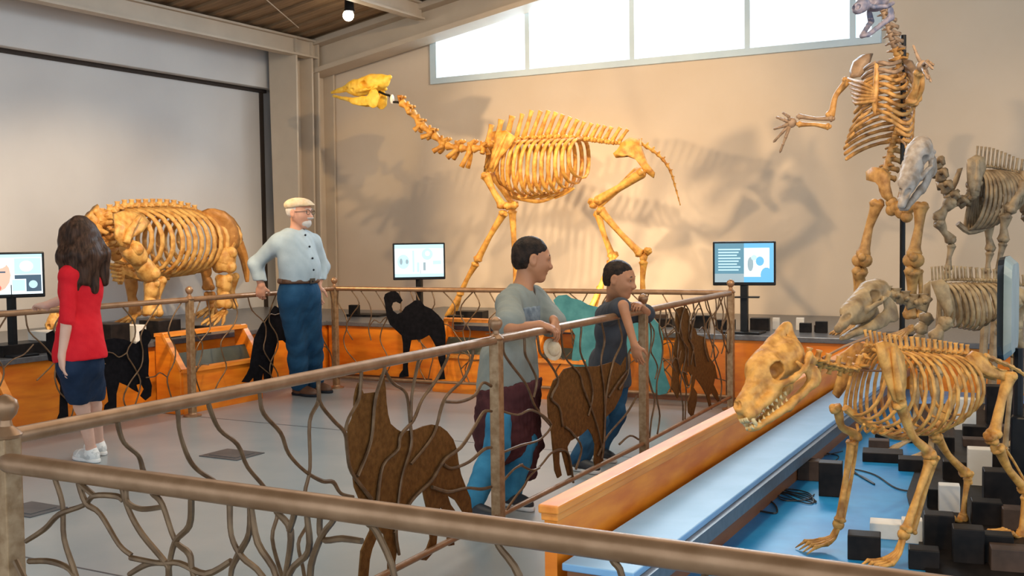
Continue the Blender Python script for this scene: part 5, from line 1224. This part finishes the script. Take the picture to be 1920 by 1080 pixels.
J['knL'] = (J['hipL']+J['anL'])/2 + ft*.04 + V((0, 0, .02)); J['knR'] = (J['hipR']+J['anR'])/2 + ft*.03
gr = Human((J['pelvis'].x, J['pelvis'].y, 0), 'girl with long brown hair in a red top and navy shorts touching the left railing', J, body_f, (-.90, .42, 0), .232, .92, .006, M['skin_pale'])
gr.brow = M['hair_dark']; gr.foot = {'L': V((-.85, .1, 0)), 'R': V((-.85, .2, 0))}; gr.tw = .92
gr.hands = [('L', (.0, .0, -1), (.3, .6, 0), (-.8, .5, 0), .3), ('R', (-.9, .2, .0), (0, 0, -1), (.2, .8, 0), .4)]
gr.body(); gr.eyes()
def f(D):
    gr.torso(D, .010, .05); p = gr.J['pelvis']; gr.arm(D, 'L', .010, 1.0, .03); gr.arm(D, 'R', .010, 1.0, .03)
    D.cone(p+V((0, 0, .12)), p+V((0, 0, -.01)), .125, .142, .05, sq=1.12, sqax=gr.s); D.cut(p+V((0, 0, -.04)), (.1, 0, -1)); D.cone(gr.J['neck']+V((0, 0, .1)), gr.J['neck']+V((0, 0, .0)), .07, .066, .01, 'sub')
gr.cloth('red_top', M['red'], f, .003, f=25)
def f(D):
    p = gr.J['pelvis']; D.ell(p-V((0, 0, .05)), (.138, .125, .12), [gr.s, gr.f, gr.u], .04)
    for sd in 'LR': D.cone(gr.J['hip'+sd], gr.J['hip'+sd]*.35+gr.J['kn'+sd]*.65, .092, .088, .04)
    D.cut(p+V((0, 0, .02)), (0, 0, 1)); D.cut(p + V((0, 0, -.33)), (0, 0, -1))
gr.cloth('shorts', M['navy'], f, .004, f=30)
def f(D):
    R = [gr.hf, gr.hs, gr.hu]; h_ = gr.hh; D.ell(gr.hp(-.08, 0, .15), (.44*h_, .375*h_, .39*h_), R, .01)
    for sx, fx, z1, dx in ((-.26, -.05, -1.28, -.06), (-.10, -.30, -1.45, -.10), (.12, -.32, -1.5, .05), (.30, -.12, -1.30, .12), (-.30, .10, -1.15, .05), (.0, -.40, -1.25, .0), (.32, .05, -1.05, .05)):
        D.cone(gr.hp(fx, sx, .1), gr.hp(fx-.16, sx*1.35+dx, -.55), .19*h_, .23*h_, .03); D.cone(gr.hp(fx-.16, sx*1.35+dx, -.55), gr.hp(fx-.22, sx*1.45+dx, z1), .23*h_, .11*h_, .03)
    D.ell(gr.hp(.46, 0, -.14), (.34*h_, .27*h_, .42*h_), R, .02, 'sub')
gr.cloth('long_hair', M['hair_long'], f, .006, f=45, label='long wavy brown hair')
mb = MB()
for g_ in (-1, 1):
    c = gr.hp(.40, g_*.13, .03); pts = [c + (gr.hs*math.cos(a)*.10 + gr.hu*math.sin(a)*.075)*gr.hh for a in np.linspace(0, 2*math.pi, 15)]; mb.tube(pts, .002, 5); mb.tube([gr.hp(.38, g_*.23, .04), gr.hp(.0, g_*.35, .03)], .002, 5)
mb.tube([gr.hp(.42, -.04, .04), gr.hp(.42, .04, .04)], .002, 5); obj('spectacles', mb, M['glassfr'], gr.root, angle=180)
gr.shoe('L', M['shoe_w']); gr.shoe('R', M['shoe_w'])

# ---------------------------------------------------------------- elderly man
dm = 9.45; A_ = lambda x, y, o=0: atd(x, y, dm+o)
J = dict(head=A_(562, 400), neck=A_(554, 441), pelvis=A_(560, 538))
body_f = (RT*.80 - FW*.60); body_f.z = 0; body_f.normalize(); ft, fs_, fu = basis(body_f)
J['shR'] = A_(522, 455, -.05); J['shL'] = A_(586, 455, .12)
J['elR'] = A_(479, 495, .06); J['wrR'] = A_(490, 535, .10)
J['elL'] = A_(604, 500, .22); J['wrL'] = A_(596, 535, .10)
J['hipR'] = A_(545, 560, -.06); J['hipL'] = A_(577, 560, .06)
J['anR'] = atz(562, 741, 0); J['anL'] = atz(590, 734, 0); J['anR'].z = J['anL'].z = .09
J['knR'] = (J['hipR']+J['anR'])/2 + ft*.02; J['knL'] = (J['hipL']+J['anL'])/2 + ft*.02
mn = Human((J['pelvis'].x, J['pelvis'].y, 0), 'elderly man in cream flat cap, pale blue shirt and jeans, hand on the rail', J, body_f, (RT*.92 - FW*.38), .262, 1.10, .0068, M['skin_old'])
mn.brow = M['hair_grey']; mn.foot = {'R': ft, 'L': ft}; mn.fat = .055; mn.tw = 1.0
mn.hands = [('R', (-RT*-.1 + V((0, 0, -1))*.2 - ft*.2).normalized() + V((0, 0, -.5)), (FW), (ft), .6), ('L', (V((0, 0, -1))), (-fs_), ft, .4)]
mn.body(); mn.eyes()
def f(D):
    mn.torso(D, .014, .06); p = mn.J['pelvis']; mn.arm(D, 'R', .022, 1.92, .04, .004); mn.arm(D, 'L', .022, 1.92, .04, .004); D.cut(p+V((0, 0, .055)), (0, 0, -1))
    D.cone(mn.J['neck']+V((0, 0, .12)), mn.J['neck']+V((0, 0, .02)), .075, .068, .01, 'sub')
mn.cloth('shirt', M['shirt_l'], f, .008, f=22)
mb = MB(); c = mn.J['neck']
for g_ in (-1, 1): mb.tube([c - ft*.07 + V((0, 0, .03)), c + fs_*g_*.07 + V((0, 0, .015)) , c + ft*.06 + fs_*g_*.035 + V((0, 0, -.015)), c + ft*.085 + fs_*g_*.055 + V((0, 0, -.05))], [.012, .018, .020, .006], 6, smooth=3)
obj('collar', mb, M['shirt_l'], mn.root, angle=180)
mb = MB()
for k in range(5):
    mb = MB(); t_ = k/4; q = c*(1-t_) + mn.J['pelvis']*t_ + V((0, 0, .05*t_)) + ft*(.125+.075*math.sin(t_*2.4)); mb.ell(q, .009, 8, 6)
    obj('shirt_button', mb, M['black_cl'], mn.root, angle=180)
def f(D):
    mn.leg(D, 'R', .026, 1.93, .05, .02); mn.leg(D, 'L', .026, 1.93, .05, .02); D.ell(mn.J['pelvis']-V((0, 0, .03)), (.185, .165, .15), [mn.s, mn.f, mn.u], .05); D.cut(mn.J['pelvis']+V((0, 0, .06)), (0, 0, 1))
mn.cloth('jeans', M['denim'], f, .006, f=28)
mb = MB(); p = mn.J['pelvis']+V((0, 0, .055)); q = [p + mn.s*math.cos(a)*.180 + (mn.f*math.sin(a)*.160) for a in np.linspace(0, 2*math.pi, 25)]
mb.tube(q, .012, 6, oval=1.9, ovax=(0, 0, 1)); blt = obj('belt', mb, M['leather'], mn.root, angle=180)
mb = MB(); cc = p + mn.f*.172; mb.obox(cc, mn.s*.028, mn.f*.006, V((0, 0, .022))); obj('buckle', mb, M['glassfr'], blt)
def f(D):
    R = [mn.hf, mn.hs, mn.hu]; h_ = mn.hh; D.ell(mn.hp(-.05, 0, .28), (.50*h_, .41*h_, .24*h_), R, .02); D.ell(mn.hp(.30, 0, .24), (.26*h_, .27*h_, .07*h_), R, .03); D.cut(mn.hp(0, 0, .19), tuple((-mn.hu + mn.hf*.10).normalized()))
mn.cloth('flat_cap', M['cap'], f, .002, f=50)
def f(D):
    R = [mn.hf, mn.hs, mn.hu]; h_ = mn.hh; D.ell(mn.hp(-.07, 0, .10), (.42*h_, .345*h_, .33*h_), R, .01); D.ell(mn.hp(.42, 0, -.0), (.40*h_, .5*h_, .6*h_), R, .02, 'sub'); D.cut(mn.hp(-.2, 0, -.13), tuple(-mn.hu)); D.cut(mn.hp(0, 0, .24), tuple(mn.hu))
mn.cloth('hair', M['hair_grey'], f, .002, f=100)
def f(D):
    R = [mn.hf, mn.hs, mn.hu]; h_ = mn.hh; D.ell(mn.hp(.20, 0, -.33), (.20*h_, .22*h_, .17*h_), R, .02); D.ell(mn.hp(.38, 0, -.16), (.13*h_, .14*h_, .05*h_), R, .02); D.cut(mn.hp(.0, 0, -.14), tuple(mn.hu))
mn.cloth('beard', M['hair_grey'], f, .002, f=100)
mb = MB()
for g_ in (-1, 1):
    c = mn.hp(.42, g_*.14, .03); pts = [c + (mn.hs*math.cos(a)*.115 + mn.hu*math.sin(a)*.085)*mn.hh for a in np.linspace(0, 2*math.pi, 15)]; mb.tube(pts, .0025, 5); mb.tube([mn.hp(.41, g_*.25, .05), mn.hp(.0, g_*.36, .04)], .0025, 5)
mb.tube([mn.hp(.44, -.03, .04), mn.hp(.44, .03, .04)], .0025, 5); obj('spectacles', mb, M['glassfr'], mn.root, angle=180)
mn.shoe('R', M['leather'], sole=M['black_cl']); mn.shoe('L', M['leather'], sole=M['black_cl'])

# ================================================================ screens
def monitor(cpos, fwd, wdt, hgt, label, art, stand_to, arm_px=None, tilt=0):
    f_, s_, u_ = basis(fwd); s_ = -s_            # s_ = viewer's right
    s_ = V((0, 0, 1)).cross(f_).normalized(); u_ = f_.cross(s_)
    t = thing('monitor', (cpos.x, cpos.y, stand_to), label, 'monitor')
    mb = MB(); mb.obox(cpos - f_*.018, s_*wdt/2, f_*.018, u_*hgt/2); cs = obj('casing', mb, M['black_pl'], t, bevel=.008, smooth=False)
    mb = MB(); mb.obox(cpos - f_*.05, s_*wdt*.33, f_*.02, u_*hgt*.33); obj('rear_housing', mb, M['black_pl'], t, bevel=.01, smooth=False)
    iw, ih = wdt-.035, hgt-.045; c0 = cpos + u_*.006
    mb = MB(); mb.obox(c0 + f_*.001, s_*iw/2, f_*.002, u_*ih/2); sc_ = obj('screen', mb, M[art[0]], t, smooth=False)
    for k, (x0, y0, x1, y1, m_) in enumerate(art[1]):
        mb = MB(); q = c0 + f_*(.0034+.0003*k) + s_*((x0+x1)/2-.5)*iw + u_*(.5-(y0+y1)/2)*ih
        if m_.endswith('*'):
            n = 14; mb.prism([q + s_*math.cos(2*math.pi*i/n)*(x1-x0)/2*iw + u_*math.sin(2*math.pi*i/n)*(y1-y0)/2*ih for i in range(n)], f_*.0006); m_ = m_[:-1]
        else: mb.obox(q, s_*(x1-x0)/2*iw, f_*.0003, u_*(y1-y0)/2*ih)
        obj('picture_patch', mb, M[m_], sc_, smooth=False)
    b = cpos - u_*hgt/2 - f_*.03
    mb = MB(); mb.box((b.x-.03, b.y-.02, stand_to+.01), (b.x+.03, b.y+.02, b.z+.10)); obj('stand', mb, M['black_pl'], t, smooth=False)
    mb = MB(); mb.box((b.x-.16, b.y-.11, stand_to), (b.x+.16, b.y+.11, stand_to+.02)); obj('stand_base', mb, M['black_pl'], t, bevel=.006, smooth=False)
    mb = MB(); c = V((b.x, b.y, b.z-.10)); mb.obox(c, s_*wdt*.24, f_*.05, V((0, 0, .006))); obj('shelf', mb, M['black_pl'], t, smooth=False)
    return t
m2 = aty(786, 490, PY+.18); d2 = depth(m2)
face2 = (CAM - m2); face2.z = 0
monitor(m2, face2.normalized() + V((.10, 0, 0)), 98*d2/F_PX, 69*d2/F_PX, 'flat screen showing a pale map, above the black camel cutout', ('sc_white', [(0, 0, 1, .12, 'sc_aqua'), (.05, .30, .30, .75, 'sc_aqua*'), (.10, .42, .16, .62, 'sc_grey*'), (.22, .45, .28, .60, 'sc_grey*'), (.55, .12, .78, .48, 'sc_aqua*'), (.62, .20, .72, .36, 'sc_white*'), (.45, .55, .50, .85, 'sc_aqua'), (.58, .55, .63, .80, 'sc_grey'), (.36, .18, .40, .85, 'sc_aqua'), (.0, .90, 1, 1, 'sc_aqua'), (.78, .5, .95, .62, 'sc_aqua')]), HP)
m3 = aty(1395, 494, PY+.12); d3 = depth(m3); face3 = (CAM-m3); face3.z = 0
txt = [(.0, .0, .50, 1, 'sc_teal'), (.0, .78, .50, 1, 'sc_grey')] + [(.06, .14+.075*i, .44-.03*(i % 3), .175+.075*i, 'sc_text') for i in range(8)]
monitor(m3, face3.normalized() + V((-.08, 0, 0)), 116*d3/F_PX, 83*d3/F_PX, 'flat screen with lines of text and a drawing, right of the railing corner post', ('sc_white', txt + [(.50, 0, 1, .12, 'sc_blue'), (.93, 0, 1, 1, 'sc_blue'), (.50, .86, .93, 1, 'sc_blue'), (.56, .35, .66, .72, 'sc_grey*'), (.70, .34, .84, .58, 'sc_blue*'), (.62, .30, .72, .44, 'sc_text*'), (.78, .62, .98, 1.0, 'sc_blue*')]), HP)
m1 = atx(20, 516, PX-.15); d1 = depth(m1); face1 = (CAM-m1); face1.z = 0
monitor(m1, face1.normalized() + V((.1, 0, 0)), 118*d1/F_PX, 86*d1/F_PX, 'flat screen with a face and small pictures at the left edge', ('sc_white', [(.0, 0, 1, .08, 'sc_aqua'), (.02, .10, .50, .94, 'sc_skin*'), (.10, .12, .44, .36, 'sc_white*'), (.18, .42, .42, .46, 'sc_dark'), (.05, .72, .35, .95, 'sc_red*'), (.56, .10, .98, .50, 'sc_aqua'), (.64, .16, .86, .44, 'sc_white*'), (.56, .52, .98, .62, 'sc_dark'), (.52, .64, .72, .92, 'sc_aqua'), (.74, .62, .98, .94, 'sc_dark'), (.78, .66, .92, .86, 'sc_text*')]), HP)
# screen seen edge-on at the right
DM = 5.0; me_ = atd(1886, 576, DM); f_ = RT.copy(); f_.z = 0; f_.normalize(); fd = FW.copy(); fd.z = 0; fd.normalize()
f_ = (f_*-.875 + fd*.48).normalized()
t = thing('monitor', (me_.x, me_.y, PZ), 'screen seen almost edge on above the wolf skeleton at the right edge', 'monitor')
s_ = V((0, 0, 1)).cross(f_).normalized(); hh_ = 96*DM/F_PX
def slab(prof, half, m_, nm):
    mb = MB(); n = 18; vs = []
    for sg in (-1, 1):
        for i in range(n):
            a = 2*math.pi*i/n; ex = lambda v: math.copysign(abs(v)**.35, v)
            vs.append(me_ + f_*prof[0] + s_*ex(math.cos(a))*half*.8 + V((0, 0, ex(math.sin(a))*hh_)) if sg < 0 else me_ + f_*prof[1] + s_*ex(math.cos(a))*half*prof[2] + V((0, 0, ex(math.sin(a))*hh_*prof[2])))
    fs = [tuple(range(n)), tuple(range(2*n-1, n-1, -1))] + [(i, i+n, (i+1) % n+n, (i+1) % n) for i in range(n)]
    mb.add(vs, fs); return obj(nm, mb, m_, t, smooth=False)
slab((-.006, -.040, .86), .26, M['greyback'], 'rear_housing'); slab((-.006, .016, .985), .26, M['black_pl'], 'casing')
mb = MB(); q = me_ + RT*.06; mb.tube([q - V((0, 0, hh_*.8)), V((q.x, q.y, PZ+.35))], .022, 8); obj('stand', mb, M['black_pl'], t)
mb = MB(); q = me_ + RT*.19; mb.box((q.x-.14, q.y-.14, PZ), (q.x+.16, q.y+.14, PZ+.40)); obj('stand_base', mb, M['black_pl'], t, bevel=.01, smooth=False)

# ================================================================ plinth blocks
def block(x0, x1, yt, yb, m, label, z=PZ, dp=.7, rz=0, group=None, name='plinth_block', Y=None):
    """a free-standing block whose visible front face spans the given pixels at the depth of its foot"""
    if Y is None: c = atz((x0+x1)/2, yb, z); d = depth(c)
    else: c = aty((x0+x1)/2, yb, Y); c.z = z; d = depth(c)
    w_ = (x1-x0)*d/F_PX; h_ = (yb-yt)*d/F_PX
    if Y is not None: h_ = aty((x0+x1)/2, yt, Y).z - z
    th = math.atan2(RT.y, RT.x)*.35 + rz; ax = V((math.cos(th), math.sin(th), 0)); ay = V((-ax.y, ax.x, 0)); mb = MB()
    h_ = max(h_, .02); D_ = max(w_*dp, .04); w_ *= .93
    mb.obox(c + ay*D_/2 + V((0, 0, h_/2)), ax*w_/2, ay*D_/2, V((0, 0, h_/2)))
    return obj(name, mb, m, label=label, cat='block', group=group, bevel=.004, smooth=False)
W_, K_, Q_ = M['white'], M['black'], M['blackbrown']
blocks = [
 (1588,1652,1005,1052,K_,'low black block between the two front paws of the wolf skeleton'),
 (1630,1692,982,1012,W_,'low white block behind the black block between the wolf paws'),
 (1690,1730,975,1020,W_,'narrow white block touching the near front leg of the wolf'),
 (1703,1762,1032,1070,K_,'low black block right of the near front paw of the wolf'),
 (1732,1790,966,1035,K_,'black cube left of the far hind paw of the wolf'),
 (1786,1846,992,1062,K_,'black cube in front of the far hind paw of the wolf'),
 (1760,1800,910,965,W_,'white cube left of the far hind shin of the wolf'),
 (1815,1860,842,915,W_,'tall white block beneath the hips of the wolf'),
 (1845,1912,885,955,K_,'large black cube right of the tall white block'),
 (1822,1880,942,990,K_,'low black block beyond the far hind paw of the wolf'),
 (1880,1935,955,1000,Q_,'dark brown block at the right edge behind the near hind paw'),
 (1534,1580,868,932,K_,'upright black block left of the far front leg of the wolf'),
 (1494,1538,864,902,Q_,'long low dark brown block beside the blue ledge'),
 (1616,1694,850,868,K_,'flat black slab on the blue deck under the wolf chest'),
 (1628,1668,826,848,Q_,'small dark brown block behind the flat slab'),
 (1684,1745,862,885,K_,'flat black block left of the wolf\'s far knee'),
 (1768,1812,866,905,K_,'black block behind the far shin of the wolf'),
 (1790,1830,748,810,W_,'white upright block seen behind the wolf belly'),
 (1806,1850,800,822,K_,'black block in front of the white upright block'),
 (1806,1852,824,842,Q_,'flat dark brown block just beyond the tall white block'),
 (1762,1790,820,850,K_,'black block left of the wolf\'s far knee, beyond the white blocks'),
 (1850,1905,725,800,K_,'large black box behind the near thigh of the wolf'),
 (1842,1900,1004,1062,K_,'low black block in front of the near hind paw'),
 (1738,1784,918,958,K_,'black block behind the black cube left of the far hind paw'),
 (1858,1925,1030,1078,Q_,'dark brown block at the lower right edge above the handrail'),
 (1862,1925,850,884,K_,'flat black block at the right edge beyond the large black block'),
 (1700,1748,806,832,K_,'flat black block under the rear ribs of the wolf'),
 (1640,1690,800,822,K_,'small flat black block furthest along the blue deck'),
 (1880,1925,800,846,Q_,'dark brown block behind the near knee of the wolf'),
]
for (x0, x1, yt, yb, m_, lb) in blocks: block(x0, x1, yt, yb, m_, lb)
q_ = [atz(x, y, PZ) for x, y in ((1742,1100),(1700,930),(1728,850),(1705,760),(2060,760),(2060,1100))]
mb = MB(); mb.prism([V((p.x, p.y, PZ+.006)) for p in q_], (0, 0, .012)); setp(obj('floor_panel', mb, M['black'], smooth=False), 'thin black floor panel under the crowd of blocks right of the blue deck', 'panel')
# low blocks on the back platform
bb = [
 (1340,1378,600,620,K_,'flat black block left of the right hand screen stand'), (1405,1443,597,628,K_,'black block right of the right hand screen stand'), (1448,1462,596,628,W_,'thin white block next to the black block by the screen stand'),
 (1464,1478,608,629,K_,'small black block left of the row before the bear'), (1492,1508,596,628,W_,'thin white block in the row before the bear'), (1498,1522,606,630,K_,'black block in front of a thin white block before the bear'),
 (1526,1545,610,631,Q_,'small dark brown block left of the long snouted skull'), (1528,1552,603,616,K_,'flat black block behind the long snouted skull'),
 (1220,1262,598,612,K_,'flat black block behind the third railing post'), (1296,1330,592,618,K_,'upright black block seen through the far railing panel'),
 (652,672,572,598,K_,'small black cube left of the black camel cutout'), (640,716,590,599,K_,'flat black slab under the small black cube'),
 (836,866,592,612,K_,'black block under the near front hoof of the camel'), (850,908,584,594,K_,'flat black slab left of the taller boy'), (1210,1250,590,606,Q_,'dark brown block under the camel\'s hind hoof')]
for (x0, x1, yt, yb, m_, lb) in bb: block(x0, x1, yt, yb, m_, lb, z=HP, Y=PY+.06 if 'front hoof' in lb else PY+.40+.08*(yt % 3), dp=.6)
for (px, py, wd, h_, m_, lb) in ((300, 603, .26, .16, K_, 'black block behind the sloth skeleton front foot'), (348, 604, .16, .05, K_, 'flat black block left of the first railing post'), (372, 603, .08, .07, K_, 'tiny black block right of the first railing post'),
                                 (208, 640, .20, .17, K_, 'black block right of the girl on the left platform'), (35, 655, .45, .09, K_, 'flat black block below the face screen'), (88, 648, .16, .16, W_, 'white block right of the face screen stand'), (246, 630, .12, .14, W_, 'white block beneath the sloth skeleton chest')):
    c = atx(px, py, -7.40); c.z = HP; mb = MB(); mb.box((c.x-.12, c.y-wd/2, HP), (c.x+.12, c.y+wd/2, HP+h_)); obj('plinth_block', mb, m_, label=lb, cat='block', bevel=.004, smooth=False)

# cables on the blue deck
def cable(pts, label, r=.004, z=PZ):
    P_ = [atz(x, y, z+.005) for x, y in pts]; mb = MB(); mb.tube(P_, r, 6, smooth=5); setp(obj('cable', mb, M['spike']), label, 'cable')
cable([(1380,962),(1420,958),(1455,962),(1452,945),(1430,935),(1400,948),(1385,975)], 'black cable loop on the blue deck near the ledge')
c_ = []
rnd = random.Random(4)
for i in range(26): a = i*.95; c_.append((1492+38*math.cos(a)+rnd.uniform(-6, 6), 930+11*math.sin(a*1.1)+rnd.uniform(-4, 4)))
cable(c_, 'tangled bundle of thin black cable on the blue deck', .003)
cable([(1596,885),(1620,895),(1640,908),(1612,892),(1600,880),(1640,890),(1680,915),(1720,920),(1760,905)], 'thin black cable trailing behind the far front leg')
cable([(1500,860),(1540,850),(1572,855),(1560,866),(1535,858),(1580,846)], 'short black cable coil beyond the dark brown block', .003)
